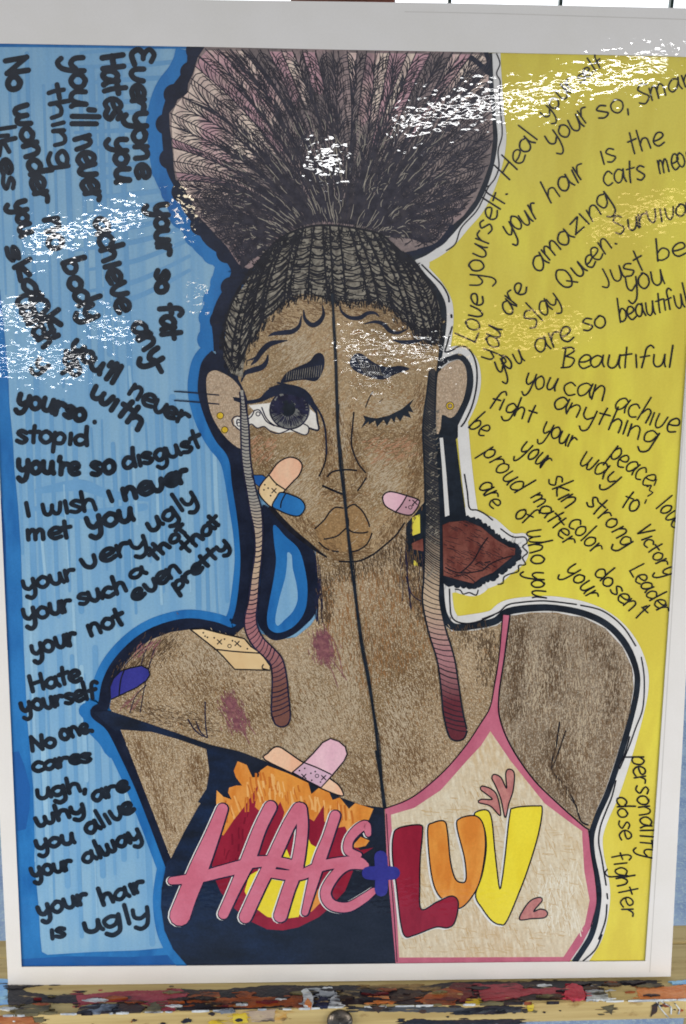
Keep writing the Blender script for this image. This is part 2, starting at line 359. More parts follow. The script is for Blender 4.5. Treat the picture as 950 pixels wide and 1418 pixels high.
def WW(p, *ws): return [(q[0], q[1], ws[min(len(ws) - 1, int(i * len(ws) / len(p)))]) for i, q in enumerate(p)]
nv.poly(LC[1:15] + [(340, 372), (322, 346), (296, 318), (274, 296), (262, 268), (248, 248), (243, 215), (240, 180), (240, 157), (250, 138), (262, 128), (268, 110), (274, 88), (286, 66)])
SC = [(270, 70), (268, 84), (262, 100), (252, 116), (239, 131), (231, 150), (228, 172), (229, 196), (233, 220), (240, 243), (250, 266), (260, 290), (276, 312), (293, 334), (312, 350), (328, 374), (318, 398), (308, 420), (303, 444), (302, 466)]
for x_, y_ in SC[::2]: nv.disc(x_ + 2, y_, 14.5)
nv.poly([(296, 480), (306, 470), (324, 500), (336, 540), (322, 530), (304, 502)])
nv.stroke(WW(LC, 15, 11, 10, 10, 11, 13, 16, 20, 20, 14), 14, caps=False)
nv.poly([(303, 486), (286, 503), (281, 522), (280, 541), (284, 562), (293, 587), (305, 608), (318, 624), (332, 668), (350, 700), (346, 600), (336, 530)])
nv.stroke(WW(LE, 13, 12, 11, 13, 16, 22, 24, 22, 22), 14, caps=False).stroke(LS, 16, caps=False)
nv.poly([(126, 984), (136, 980), (152, 984), (158, 1000), (160, 1020), (146, 1000), (134, 993)])
nv.poly([(313, 350), (340, 388), (352, 372), (332, 344)])
nv.done('outline', M_NAVY, poster)
bk2 = Draw(6)
bk2.stroke(WW(RC, 9, 8, 8, 8, 9, 10, 9, 8, 8, 11, 9), 9, caps=False).stroke(RH, 11).stroke(WW(RE, 9, 7, 8, 9, 9, 12), 9).stroke(WW(RS, 10, 10, 9, 8, 8, 8, 8), 8, caps=False)
bk2.poly([(586, 500), (610, 497), (612, 600), (588, 600)])
bk2.poly([(604, 575), (616, 566), (634, 572), (634, 605), (606, 640)])
bk2.poly(M2((405, 20), (540, -10), (552, 60), (563, 150), (582, 300), (606, 465), (440, 485)))
bk2.stroke(TUFT + [TUFT[0]], 15, wob=.5)
for i in range(22):
    p = smooth(M2((852, 620), (870, 650), (820, 700), (760, 745), (690, 775), (645, 805), (560, 790), (500, 770)), False, 6); q = p[int(i / 22 * len(p))]
    bk2.disc(q[0] + RND.uniform(-1, 2), q[1] + RND.uniform(1, 4), RND.uniform(3, 5.5))
bk2.poly(M2((295, 450), (340, 410), (395, 380), (400, 880), (370, 890), (330, 820), (298, 700)))
bk2.done('outline', M_INK, poster)
Draw(6.8).poly(M2((470, 60), (487, 58), (505, 250), (520, 450), (498, 458), (490, 330), (482, 200))).done('white_gap', M_WHITE, poster)
Draw(6.8).poly(M2((332, 462), (370, 445), (372, 540), (332, 555))).poly(M2((335, 675), (358, 690), (361, 790), (347, 735))).done('yellow_gap', M_YEL, poster)

# ---- skin of the body
body = Draw(7).poly([(436, 735), (441, 850), (430, 866), (410, 882), (385, 886), (338, 868), (320, 884), (297, 876), (265, 871), (237, 875), (208, 886), (186, 904), (168, 926), (157, 950), (152, 980), (158, 990), (166, 1008), (242, 1188), (262, 1240), (300, 1320), (780, 1320), (812, 1290), (821, 1240), (813, 1184), (813, 1157),
                     (852, 1048), (868, 992), (876, 952), (874, 924), (861, 895), (838, 871), (808, 856), (770, 848), (735, 848), (706, 853), (688, 866), (657, 873), (625, 874), (608, 858), (604, 790), (562, 780), (562, 700)]).done('shoulders', M_SKIN, poster)
ra = Draw(7.5).poly(B3((445, 80), (560, 72), (690, 85), (770, 125), (830, 190), (862, 260), (868, 330), (850, 430), (808, 570), (768, 690), (722, 790), (705, 810), (600, 720), (520, 640), (440, 530), (402, 430), (402, 350), (420, 230))).done('arm', M_SKINARM, poster)
Draw(7.8).stroke(B3((612, 450), (600, 530), (585, 610), (630, 670), (665, 730), (685, 790), (710, 805)), 2.4).stroke(B3((633, 480), (605, 560), (588, 605)), 2).stroke(B3((590, 625), (640, 700), (665, 735)), 1.2).done('crease_line', M_PEN, ra)
la = Draw(7.5).poly(B1((150, 665), (240, 672), (380, 700), (525, 750), (540, 850), (525, 930), (490, 1000), (430, 1110), (370, 1230), (280, 1000))).done('arm', M_SKIN, poster)
# shade pencil beside the neck and armpit creases
sh = Draw(8)
for i in range(26):
    xx = RND.uniform(552, 606); yy = RND.uniform(735, 830) 
    sh.stroke([(xx, yy), (xx + RND.uniform(-3, 3), yy + RND.uniform(12, 34))], RND.uniform(.5, 1.0))
for i in range(16):
    xx = RND.uniform(436, 446); yy = RND.uniform(770, 850); sh.stroke([(xx, yy), (xx + 1, yy + RND.uniform(10, 30))], 1.1)
for a, b in (((520, 545), (530, 700)), ((445, 620), (510, 695)), ((480, 630), (525, 700))): sh.stroke(B1(a, ((a[0] + b[0]) / 2 - 4, (a[1] + b[1]) / 2 + 8), b), 1.8)
sh.stroke(B1((290, 260), (255, 330), (240, 380)), 1.3).stroke(B1((300, 300), (262, 440), (235, 590)), 1.3).stroke(B1((262, 470), (215, 520), (190, 590)), 1.2).stroke(B1((260, 300), (180, 370), (160, 410)), 1.2)
sh.stroke(M2((300, 640), (310, 780), (325, 920)), 2).stroke(MM((556, 1000), (562, 1080), (556, 1165)), 2)
sh.stroke(M2((300, 760), (330, 850), (375, 885)), 1.5)
sh.done('shading_line', M_NPEN, body)
sk = Draw(7.9)
M_HSK = paint('dark_brown_pencil', C(112, 84, 56), C(100, 74, 50), (900, 900, 1)); M_LSK = paint('pale_brown_pencil', C(180, 160, 132), C(170, 148, 120), (900, 900, 1)); M_OSK = paint('orange_brown_pencil', C(142, 100, 60), C(132, 92, 56), (900, 900, 1))
BODYP = [(450, 800), (430, 880), (380, 900), (340, 882), (300, 885), (240, 885), (190, 910), (165, 945), (160, 980), (250, 1010), (330, 1035), (440, 1080), (520, 1112), (600, 1070), (660, 995), (680, 950), (690, 880), (640, 880), (606, 850), (600, 790)]
for m_, n_, an, z_ in ((M_HSK, 700, 75, 7.2), (M_LSK, 900, 60, 7.25), (M_OSK, 450, 80, 7.22)):
    d = Draw(z_); hatch(d, BODYP, n_, an, (2.5, 7), (.5, 1.0)); d.done('pencil_stroke', m_, body)
NECK = [(446, 800), (448, 860), (470, 930), (500, 960), (560, 930), (600, 900), (596, 800), (560, 790), (520, 785)]
d = Draw(7.4); hatch(d, NECK, 800, 86, (4, 13), (.5, 1.1)); d.done('pencil_stroke', M_OSK, body)
d = Draw(7.45); hatch(d, [(520, 770), (600, 740), (606, 860), (560, 850), (500, 800)], 420, 86, (4, 14), (.5, 1.0)); d.done('pencil_stroke', M_HSK, body)
ARMP = B3((445, 80), (560, 72), (690, 85), (770, 125), (830, 190), (862, 260), (868, 330), (850, 430), (808, 570), (768, 690), (722, 790), (600, 720), (520, 640), (440, 530), (402, 430), (402, 350), (420, 230))
for m_, n_, an, z_ in ((M_HSK, 800, 92, 7.6), (M_LSK, 900, 88, 7.65)):
    d = Draw(z_); hatch(d, ARMP, n_, an, (3, 11), (.5, 1.0)); d.done('pencil_stroke', m_, ra)
LAP = B1((150, 665), (240, 672), (380, 700), (525, 750), (540, 850), (525, 930), (490, 1000), (430, 1110), (370, 1230), (280, 1000))
for m_, n_, z_ in ((M_HSK, 260, 7.6), (M_LSK, 420, 7.65)):
    d = Draw(z_); hatch(d, LAP, n_, 78, (3, 10), (.5, 1.0)); d.done('pencil_stroke', m_, la)
bru = Draw(8.2)
shade(bru, B1((630, 540), (650, 590), (668, 650)), 6.5, 330, 66, (4, 12), (.5, 1.2))
for a, b in (((590, 560), (715, 725)), ((600, 530), (740, 685)), ((575, 565), (640, 690)), ((620, 520), (700, 700))): bru.stroke(B1(a, ((a[0] + b[0]) / 2 + 6, (a[1] + b[1]) / 2 - 6), b), 1.2)
bru.done('bruise', M_BRUISE, body); bru = Draw(8.2)
shade(bru, B2((475, 170), (485, 230), (500, 290)), 6.5, 360, 75, (4, 12), (.5, 1.2)); shade(bru, B2((480, 180), (490, 230)), 3.5, 120, 75, (3, 9), (.6, 1.3))
for a, b in (((470, 240), (620, 420)), ((540, 180), (600, 400)), ((480, 260), (570, 460)), ((500, 230), (450, 320))): bru.stroke(B2(a, ((a[0] + b[0]) / 2 + 6, (a[1] + b[1]) / 2 - 6), b), 1.2)
bru.done('bruise', M_BRUISE, body); bru = Draw(8.2)
hatch(bru, B1((190, 300), (330, 260), (300, 360), (200, 380)), 30, 130, (8, 20), (.7, 1.4))
bru.done('bruise', M_BRUISE, body); bru = Draw(8.2)
hatch(bru, B1((120, 540), (260, 470), (240, 590), (130, 590)), 30, 130, (8, 20), (.7, 1.4))
bru.done('bruise', M_BRUISE, body)

# ---- blue drop between braid and neck
dr = Draw(8).poly(MM((236, 470), (330, 550), (450, 660), (540, 750), (560, 880), (567, 1020), (545, 1120), (480, 1195), (400, 1255), (300, 1280), (230, 1225), (200, 1150), (212, 1000), (228, 800), (235, 600)), True).done('drop_surround', M_NAVY, poster)
Draw(8.3).poly(MM((300, 590), (370, 660), (450, 740), (490, 880), (500, 1000), (482, 1110), (420, 1195), (330, 1235), (272, 1212), (258, 1150), (270, 1060), (295, 930), (312, 800), (300, 690)), True).done('blue_halo', M_DBLUE, dr)
Draw(8.6).poly(MM((380, 755), (405, 770), (412, 850), (435, 950), (440, 1040), (410, 1110), (360, 1160), (322, 1193), (308, 1150), (335, 1020), (368, 900), (378, 810)), True).done('light_patch', M_BLUE, dr)

# ---- hair puff
BUN = H1((250, 45), (205, 115), (180, 200), (155, 250), (150, 310), (100, 335), (85, 370), (55, 405), (58, 480), (68, 560), (75, 620), (80, 700), (90, 755), (130, 780), (165, 840), (190, 930), (240, 980), (300, 1045), (360, 1110), (420, 1200), (470, 1225), (510, 1210), (620, 1120), (760, 1010), (880, 992)) + \
      H2((60, 960), (150, 972), (300, 1008), (370, 1080), (420, 1100), (540, 1075), (620, 1020), (640, 960), (700, 910), (760, 830), (800, 740), (835, 640), (850, 520), (845, 400), (830, 280), (825, 180), (835, 110), (825, 76), (100, 69))
bun = Draw(9).poly(BUN).done('hair_puff', M_HAIR, poster)
PER = smooth([(336, 372), (318, 346), (292, 318), (270, 296), (258, 268), (244, 248), (239, 215), (236, 180), (236, 157), (246, 138), (258, 128), (264, 110), (270, 88), (282, 68)], False, 3) + \
      [(282 + i * 3, 68 + i * 3 * .0145) for i in range(1, 133)] + smooth([(680, 76), (678, 110), (680, 150), (682, 192), (676, 226), (664, 256), (648, 284), (628, 310), (612, 326), (592, 340)], False, 3)
ARCH = smooth([(358, 362), (366, 352), (388, 330), (420, 316), (452, 312), (491, 316), (530, 326), (550, 346), (562, 352)], False, 3)
def pick(P, a): i = min(max(a, 0), 1) * (len(P) - 1); k = int(i); j = min(k + 1, len(P) - 1); f = i - k; return (P[k][0] + (P[j][0] - P[k][0]) * f, P[k][1] + (P[j][1] - P[k][1]) * f)
def guide(a, bend=0):
    b = pick(ARCH, .06 + .78 * max(a, 0) ** .62); e = pick(PER, a)
    m = ((b[0] + e[0]) / 2, (b[1] + e[1]) / 2); dx, dy = e[0] - b[0], e[1] - b[1]
    k = (a - .62) * .42 + bend
    q = (m[0] - dy * k * -1, m[1] + dx * k * -1)
    return lambda t: ((1 - t) ** 2 * b[0] + 2 * t * (1 - t) * q[0] + t * t * e[0], (1 - t) ** 2 * b[1] + 2 * t * (1 - t) * q[1] + t * t * e[1])
M_HLINE = paint('black_hair_pen', C(42, 40, 48, 't'), C(28, 27, 36, 't'), (200, 200, 1))
hs = Draw(9.6); NG = 70
gs = [guide((i + RND.uniform(-.3, .3)) / (NG - 1), RND.uniform(-.05, .05)) for i in range(NG)]
def lens(d, g, h, t0, t1):                          # one coloured strand between two guides
    k = 10; A = [g(t0 + (t1 - t0) * i / k) for i in range(k + 1)]; B = [h(t0 + (t1 - t0) * i / k) for i in range(k + 1)]
    P = []; Q = []
    for i, (p, q) in enumerate(zip(A, B)):
        f = .5 + .5 * min(1, 2.2 * sin(pi * min(i / k, .5))) - .5; m = ((p[0] + q[0]) / 2, (p[1] + q[1]) / 2)
        P.append((m[0] + (p[0] - m[0]) * f * 2, m[1] + (p[1] - m[1]) * f * 2)); Q.append((m[0] + (q[0] - m[0]) * f * 2, m[1] + (q[1] - m[1]) * f * 2))
    d.poly(P + Q[::-1])
M_SCREAM = paint('hair_cream_strand', C(184, 166, 150, 't'), C(142, 120, 114, 't'), (60, 40, 10), .42, .66, 4, .14, cc=C(158, 124, 126, 't'), lo2=.48, hi2=.62, scale2=(36, 28, 10))
M_SPINK = paint('hair_pink_strand', C(158, 122, 126, 't'), C(120, 96, 98, 't'), (60, 40, 10), .42, .64, 4, .14, cc=C(150, 130, 118, 't'), lo2=.5, hi2=.64, scale2=(36, 28, 10))
for i in range(NG - 1):
    e_ = gs[i](1); pk = None
    if e_[0] < 275 and e_[1] < 285: t0 = RND.uniform(.36, .52); pk = RND.choice([M_SCREAM, M_SCREAM, M_SPINK])
    elif 275 <= e_[0] < 330 and e_[1] < 90: t0 = RND.uniform(.45, .6); pk = RND.choice([M_SCREAM, M_SPINK, M_SPINK])
    elif e_[1] < 90 and 370 < e_[0] < 430 and RND.random() < .7: t0 = RND.uniform(.5, .8); pk = RND.choice([M_SPINK, M_SPINK, M_SCREAM])
    elif e_[1] < 90 and 480 < e_[0] < 640 and RND.random() < .9: t0 = RND.uniform(.4, .6); pk = RND.choice([M_SPINK, M_SCREAM])
    elif e_[0] > 640 and e_[1] < 150 and RND.random() < .25: t0 = RND.uniform(.55, .8); pk = M_SCREAM
    if pk:
        d = Draw(9.1 + .02 * (i % 5)); lens(d, gs[i], gs[i + 1], t0, .99); d.done('strand', pk, bun)
for g in gs: hs.stroke([(*g(t), w_) for t, w_ in ((.02, 2.2), (.25, 2.2), (.5, 1.9), (.75, 1.7), (1, 1.4))], 2)
def barbs(d, g, h, t0, dt, back, wd, rev=False):
    t = t0
    while t < .995:
        a = g(t); b = h(max(.03, t - back * RND.uniform(.7, 1.3)))
        if rev: a, b = b, a
        mx, my = (a[0] + b[0]) / 2, (a[1] + b[1]) / 2; ux, uy = g(t); vx, vy = g(t - .05)
        l = hypot(ux - vx, uy - vy) or 1; s = hypot(a[0] - b[0], a[1] - b[1]) * .22
        d.stroke([a, (mx + (ux - vx) / l * s, my + (uy - vy) / l * s), b], wd * RND.uniform(.75, 1.25), caps=False, step=3)
        t += dt * RND.uniform(.6, 1.5)
for i in range(NG - 1):
    g, h = gs[i], gs[i + 1]
    if i % 2: g, h = h, g
    barbs(hs, g, h, .12, .021, RND.uniform(.05, .12), 1.2)
hs.done('pen_line', M_HLINE, bun)
hd = Draw(9.3); hf = Draw(9.9)                      # dense pen work near the tie, thinning outwards
M_HPEN = paint('soft_black_pencil', C(48, 44, 48, 't'), C(30, 28, 34, 't'), (200, 200, 1))
for i in range(9000):
    a = RND.random(); g = guide(a, RND.uniform(-.05, .05)); t = RND.random() ** 1.15 * .95
    x_, y_ = g(t)
    keep = .85 if t < .45 else (.85 if (290 < x_ < 480 and y_ > 75 and t < .97) else .55)
    if (x_ < 315 and 80 < y_ < 255): keep *= .3
    if RND.random() > keep: continue
    l = RND.uniform(.04, .11); o_ = RND.uniform(-3, 3)
    p = [g(t), g(t + l / 2), g(min(1, t + l))]
    tgt = hf if RND.random() < .05 and t < .6 else hd
    if RND.random() < .32 and t > .12:
        an = math.atan2(p[2][1] - p[0][1], p[2][0] - p[0][0]) + RND.choice([-1, 1]) * RND.uniform(.35, .8); ln_ = RND.uniform(6, 15)
        p = [p[0], (p[0][0] + cos(an) * ln_ * .5, p[0][1] + sin(an) * ln_ * .5), (p[0][0] + cos(an + .25) * ln_, p[0][1] + sin(an + .25) * ln_)]; o_ *= .4
        if not (66 < p[2][1] < 370 and 236 + max(0, p[2][1] - 250) * .8 < p[2][0] < 684 - max(0, p[2][1] - 210) * .6): continue
    tgt.stroke([(p[0][0], p[0][1], .6), (p[1][0] + o_, p[1][1] + o_ * .5, RND.uniform(.9, 1.9) if tgt is hd else .9), (p[2][0], p[2][1], .5)], 1.5, caps=False, step=5)
hatch(hd, [(262, 280), (300, 322), (340, 372), (362, 358), (400, 325), (360, 280), (300, 250)], 520, 35, (6, 18), (.7, 1.6)); hatch(hd, [(555, 350), (600, 335), (640, 296), (662, 262), (600, 290), (560, 320)], 460, 150, (6, 18), (.7, 1.6))
hf.done('light_fleck', paint('pale_hair_fleck', C(140, 132, 118, 't'), C(120, 112, 100, 't'), (200, 200, 1)), bun)
hd.done('shading_line', M_HPEN, bun)
Draw(9.8).stroke(H2((740, 110), (790, 150), (822, 185)), 7).stroke(H2((640, 965), (600, 1035), (520, 1080), (400, 1108)), 7).stroke(H2((620, 985), (560, 1050), (470, 1080)), 2).stroke(H2((810, 75), (828, 130), (820, 160)), 6).done('outline', M_NAVY, bun)

# ---- face
FACE = [(330, 520), (333, 560), (336, 600), (343, 640), (354, 675), (378, 704), (403, 730), (430, 752), (455, 770), (472, 777), (491, 777), (521, 764), (548, 742), (560, 728), (574, 712), (591, 690), (593, 640), (596, 600), (600, 540), (607, 492), (610, 440), (560, 370), (470, 330), (380, 360), (330, 440)]
face = Draw(10).poly(FACE).done('face', M_FACE, poster)
bl = Draw(10.3); hatch(bl, MM((150, 50), (330, 60), (300, 180), (170, 260)), 90, -40, (5, 16), (.6, 1.6)); bl.done('blush', M_BLUSH, face); bl = Draw(10.3); hatch(bl, M2((60, 60), (370, 40), (370, 160), (120, 220)), 110, -30, (5, 18), (.6, 1.6))
bl.done('blush', M_BLUSH, face)
cl = Draw(16); CLX = [(460, 408), (462, 440), (465, 495), (467, 560), (468, 592), (472, 648), (478, 700), (482, 741), (487, 787), (493, 833), (500, 890), (509, 937), (517, 985), (523, 1034), (529, 1094), (532, 1118)]
cl.stroke(CLX, 3.6).stroke([(x_ + 2.2 + sin(y_ * .05), y_) for x_, y_ in CLX[3:]], 1.4).stroke([(x_ - 1.8, y_) for x_, y_ in CLX[1:6]], 1.2).stroke([(521, 1040), (528, 1080), (533, 1117)], 4)
cl.done('dividing_line', M_INK, poster)
nl = Draw(11)
nl.stroke([(438, 563), (446, 577), (450, 592), (452, 618), (450, 640), (442, 659)], 2.3).stroke([(490, 571), (488, 592), (486.5, 612), (490, 628), (497, 643), (506, 654)], 2.3).stroke(MM((850, 310), (825, 350), (800, 385)), 2.2)
nl.stroke(MM((592, 357), (640, 378), (705, 405)), 3).stroke(MM((620, 300), (645, 275), (685, 264), (740, 260), (792, 265)), 2.5)
nl.done('nose', M_PEN, face)
lp = Draw(10.6).poly(MM((545, 612), (600, 560), (670, 485), (715, 490), (735, 492), (780, 470), (830, 510), (868, 590), (885, 640), (850, 710), (770, 752), (690, 752), (620, 735), (570, 690))).done('lips', M_LIP, face)
ll = Draw(11)
for p in (((545, 612), (600, 560), (635, 510), (670, 485), (712, 490)), ((735, 492), (755, 475), (785, 470), (830, 510), (862, 570), (870, 598)), ((600, 675), (640, 668), (680, 655), (710, 628), (735, 610), (760, 628), (785, 636), (830, 638), (860, 632)),
          ((885, 640), (870, 680), (845, 715), (800, 742), (765, 750)), ((570, 695), (595, 720), (625, 738)), ((650, 745), (685, 750)), ((740, 620), (745, 580), (742, 550))): ll.stroke(MM(*p), 2.1)
ll.done('lip_line', M_PEN, face)
jl = Draw(11)
jl.stroke([(375, 703, 6), (403, 733, 7), (426, 752, 6), (440, 763, 4), (452, 771, 2)], 4).stroke([(470, 777), (495, 777), (514, 769), (530, 757), (548, 741), (560, 724)], 2.4)
jl.done('jaw_line', M_PEN, face)
for P_, m_, n_, an in (([(336, 560), (345, 640), (375, 695), (430, 745), (470, 770), (450, 740), (390, 690), (360, 620), (352, 560)], M_HSK, 500, 60), ([(500, 772), (560, 720), (590, 640), (600, 540), (575, 600), (555, 690), (510, 750)], M_HSK, 500, 110),
                       ([(345, 480), (380, 440), (440, 415), (540, 430), (600, 480), (560, 470), (460, 440), (380, 480), (350, 520)], M_HSK, 420, 20), ([(452, 560), (488, 560), (490, 640), (500, 680), (445, 680), (450, 630)], M_HSK, 260, 80),
                       ([(340, 520), (460, 430), (590, 490), (590, 620), (540, 740), (470, 770), (400, 720), (345, 620)], M_OSK, 700, -35), ([(340, 520), (460, 430), (590, 490), (590, 620), (540, 740), (470, 770), (400, 720), (345, 620)], M_LSK, 900, -40)):
    d = Draw(10.1 + .02 * (n_ % 7)); hatch(d, P_, n_, an, (2.5, 8), (.5, 1.0)); d.done('pencil_stroke', m_, face)
M_DSK = paint('darkest_brown_pencil', C(88, 68, 50), C(78, 60, 44), (900, 900, 1))
for m_, z_, par, jobs in (
    (M_HSK, 10.2, face, (([(358, 570), (366, 630), (392, 690), (430, 735), (466, 764)], 7, 700, 55), ([(585, 540), (582, 620), (566, 700), (530, 748)], 7, 800, 110), ([(372, 458), (420, 425), (470, 424), (540, 436), (590, 480)], 8, 700, 15), ([(452, 600), (454, 640), (448, 662)], 5, 260, 80), ([(486, 600), (494, 640), (503, 660)], 6, 260, 80), ([(450, 758), (480, 770), (510, 758)], 5, 240, 5), ([(456, 680), (478, 692), (496, 684)], 6, 200, 10), ([(505, 600), (540, 612), (575, 600)], 9, 260, 10))),
    (M_LSK, 10.22, face, (([(400, 470), (440, 520)], 14, 420, -40), ([(400, 640), (425, 690)], 13, 420, -40), ([(520, 640), (545, 690)], 13, 380, -40), ([(470, 560), (472, 640)], 5, 160, 80), ([(520, 560), (560, 570)], 9, 220, 10))),
    (M_DSK, 7.5, body, (([(470, 792), (520, 778), (556, 752)], 8, 420, 80), ([(560, 770), (580, 830), (592, 860)], 9, 620, 85), ([(452, 800), (452, 860)], 6, 300, 85), ([(640, 880), (680, 890), (676, 940)], 10, 420, 85), ([(180, 930), (210, 905), (240, 890)], 9, 420, 120), ([(170, 975), (230, 990), (290, 1008)], 8, 340, 15))),
    (M_HSK, 7.5, body, (([(510, 880), (560, 920), (600, 960)], 24, 1000, 80), ([(540, 1000), (560, 1060), (600, 1050)], 20, 700, 70), ([(250, 930), (320, 960), (420, 1010)], 24, 900, 60), ([(480, 1060), (520, 1100)], 14, 420, 60))),
    (M_LSK, 7.52, body, (([(420, 930), (440, 1000), (400, 1040)], 18, 1000, 60), ([(560, 960), (540, 1040)], 14, 500, 60), ([(330, 900), (260, 920)], 14, 420, 60), ([(480, 900), (490, 1000)], 10, 360, 80))),
    (M_DSK, 7.7, ra, (([(722, 870), (716, 930), (712, 990)], 7, 460, 90), ([(764, 1020), (768, 1060), (790, 1100)], 8, 420, 80), ([(820, 885), (850, 930), (848, 990)], 9, 420, 95), ([(770, 880), (766, 960)], 10, 400, 92))),
    (M_LSK, 7.72, ra, (([(742, 900), (744, 980)], 12, 200, 92), ([(810, 960), (806, 1060)], 14, 220, 92))),
    (M_HSK, 7.7, la, (([(190, 1030), (215, 1090), (236, 1150)], 5, 320, 75), ([(270, 1050), (272, 1090)], 6, 200, 80)))):
    for ln_, rd, n_, an in jobs:
        d = Draw(z_); shade(d, ln_, rd, n_, an); d.done('pencil_stroke', m_, par)
# left (open) eye
eye = Draw(11).poly(F1((352, 955), (480, 942), (600, 900), (700, 930), (770, 990), (803, 1020), (812, 1118), (745, 1108), (745, 1135), (725, 1148), (650, 1128), (560, 1138), (500, 1120), (450, 1095), (405, 1105), (370, 1080), (335, 1110), (300, 1120), (262, 1090), (255, 1045), (280, 1030), (310, 1042), (350, 1030), (388, 990))).done('eye', M_SCLERA, poster)
Draw(11.3).disc(*F1((622, 985))[0], 28.5, 26).done('iris', M_IRIS, eye)
il = Draw(11.45)
c0 = F1((622, 985))[0]
for i in range(90):
    a = 2 * pi * i / 90 + RND.uniform(-.03, .03); r0, r1 = RND.uniform(8, 17), RND.uniform(22, 28)
    up = sin(a) < .25
    il.stroke([(c0[0] + cos(a) * r0, c0[1] + sin(a) * r0 * .92), (c0[0] + cos(a) * r1, c0[1] + sin(a) * r1 * .92)], 2.6 if up else 1.0, caps=False)
il.ring(c0[0], c0[1], 26.5, 2)
il.done('iris_line', M_NPEN, eye)
Draw(11.6).disc(*F1((612, 975))[0], 10.5, 11.5).done('pupil', M_INK, eye)
lid = Draw(11.9).stroke([(*q, w_) for q, w_ in zip(F1((262, 922), (340, 935), (430, 920), (490, 880), (560, 850), (640, 855), (710, 880), (760, 930), (800, 1005)), (2, 5, 6, 12, 13, 14, 13, 9, 3))], 8)
lid.stroke(F1((255, 905), (330, 930)), 2).stroke(F1((490, 845), (550, 825), (600, 820)), 2.5).stroke(F1((545, 808), (620, 825), (700, 862), (760, 920), (810, 985), (850, 1080), (862, 1180), (865, 1275)), 2.6).stroke(F1((800, 1010), (806, 1060), (812, 1118), (750, 1105)), 2.6)
lid.done('eyelid', M_NAVY, eye)
tl = Draw(12)
for p in (((440, 970), (470, 1040), (520, 1085), (590, 1105)), ((390, 990), (420, 985), (440, 1010), (470, 1060), (520, 1090)), ((390, 990), (370, 1030), (320, 1060), (280, 1048), (275, 1075)), ((262, 1090), (300, 1120), (340, 1108), (370, 1078), (410, 1105), (455, 1095), (500, 1128), (555, 1140), (620, 1115)),
          ((620, 1110), (665, 1130), (720, 1150), (745, 1135), (745, 1095), (710, 1075)), ((255, 1090), (243, 1055), (262, 1030), (300, 1028), (340, 1035))): tl.stroke(F1(*p), 1.7)
tl.ring(*F1((415, 1012))[0], 2.8, 1.3).ring(*F1((290, 1080))[0], 2.6, 1.3)
tl.done('tear', M_NPEN, eye)
eb = Draw(11).poly(F1((562, 808), (580, 770), (610, 735), (680, 700), (750, 668), (790, 620), (825, 610), (850, 640), (850, 700), (825, 765), (790, 798), (720, 788), (650, 795), (600, 805)), True).done('eyebrow', M_NAVY, face)
d = Draw(11.3)
for i in range(16): xx = 600 + i * 15; d.stroke(F1((xx, 790 - i * 1.5), (xx + 8, 735 - i * 3)), .7)
d.done('pencil_highlight', M_CORN, eb) if False else d.done('brow_line', M_CORN, face)
eb2 = Draw(11).poly(F2((150, 600), (180, 562), (220, 560), (260, 590), (310, 622), (380, 640), (450, 632), (505, 652), (430, 680), (345, 715), (270, 700), (195, 672), (155, 640)), True).done('eyebrow', M_NAVY, face)
d = Draw(11.3)
for i in range(9): d.stroke(F2((195 + i * 16, 590 + i * 6), (215 + i * 15, 640 + i * 5), (245 + i * 14, 690)), .7)
d.done('brow_line', M_CORN, face)
bh = Draw(11)
def taper(d, pts, w): n_ = len(pts); d.stroke([(p[0], p[1], max(.8, w * sin(pi * (i + .4) / (n_ - .2)))) for i, p in enumerate(pts)], w)
for p, w_ in ((F1((485, 500), (520, 485), (580, 478), (640, 470), (685, 435), (700, 370)), 7), (F1((715, 330), (725, 390), (770, 428), (815, 410), (845, 360), (838, 300)), 7), (F1((370, 690), (400, 660), (440, 600), (490, 555), (540, 540), (605, 530)), 8), (F1((305, 800), (330, 745), (380, 725), (440, 705), (470, 670), (480, 625)), 8), (F1((350, 660), (400, 640), (440, 590)), 3),
              (F2((85, 275), (105, 315), (150, 345), (210, 345), (255, 318), (300, 318), (325, 340)), 6), (F2((235, 382), (300, 370), (350, 385), (390, 425), (440, 435), (495, 410)), 6), (F2((410, 480), (470, 492), (530, 488), (590, 475)), 6)): taper(bh, p, w_)
bh.done('baby_hair', M_NAVY, face)
ce = Draw(11).poly(F2((228, 928), (270, 942), (310, 946), (380, 930), (460, 890), (535, 826), (508, 870), (530, 912), (498, 905), (515, 945), (470, 930), (450, 965), (425, 935), (415, 975), (395, 945), (370, 990), (350, 955), (310, 1000), (300, 960), (260, 985), (262, 965), (215, 1006), (240, 960))).done('eye', M_INK, poster)
Draw(11).stroke(F2((285, 788), (262, 830), (243, 880)), 1.6).stroke(F2((325, 850), (345, 830)), 1).done('eyelid', M_PEN, ce)

# ---- cornrows
CORN = ARCH + F2((440, 1 - 20), (500, 10), (560, 80), (625, 165), (675, 250), (695, 350), (690, 440), (690, 480), (640, 500), (590, 470), (500, 390), (430, 310), (350, 262), (280, 240), (180, 252), (100, 238), (40, 240)) + \
       F1((800, 230), (700, 222), (620, 250), (545, 310), (480, 380), (430, 430), (400, 500), (345, 560), (320, 700), (315, 775), (240, 745), (188, 640), (200, 500), (210, 380), (260, 260), (340, 140), (390, 60))
corn = Draw(12).poly(CORN).done('cornrows', M_CORN, poster)
HL = [(308, 480), (318, 505), (334, 510), (342, 478), (356, 462), (364, 445), (384, 425), (400, 413), (417, 406), (438, 408), (459, 413), (473, 414), (492, 418), (515, 416), (531, 420), (550, 432), (566, 450), (580, 462), (592, 472), (600, 474), (606, 468), (608, 440)]
cn = Draw(12.5); NC = 21; cg = []
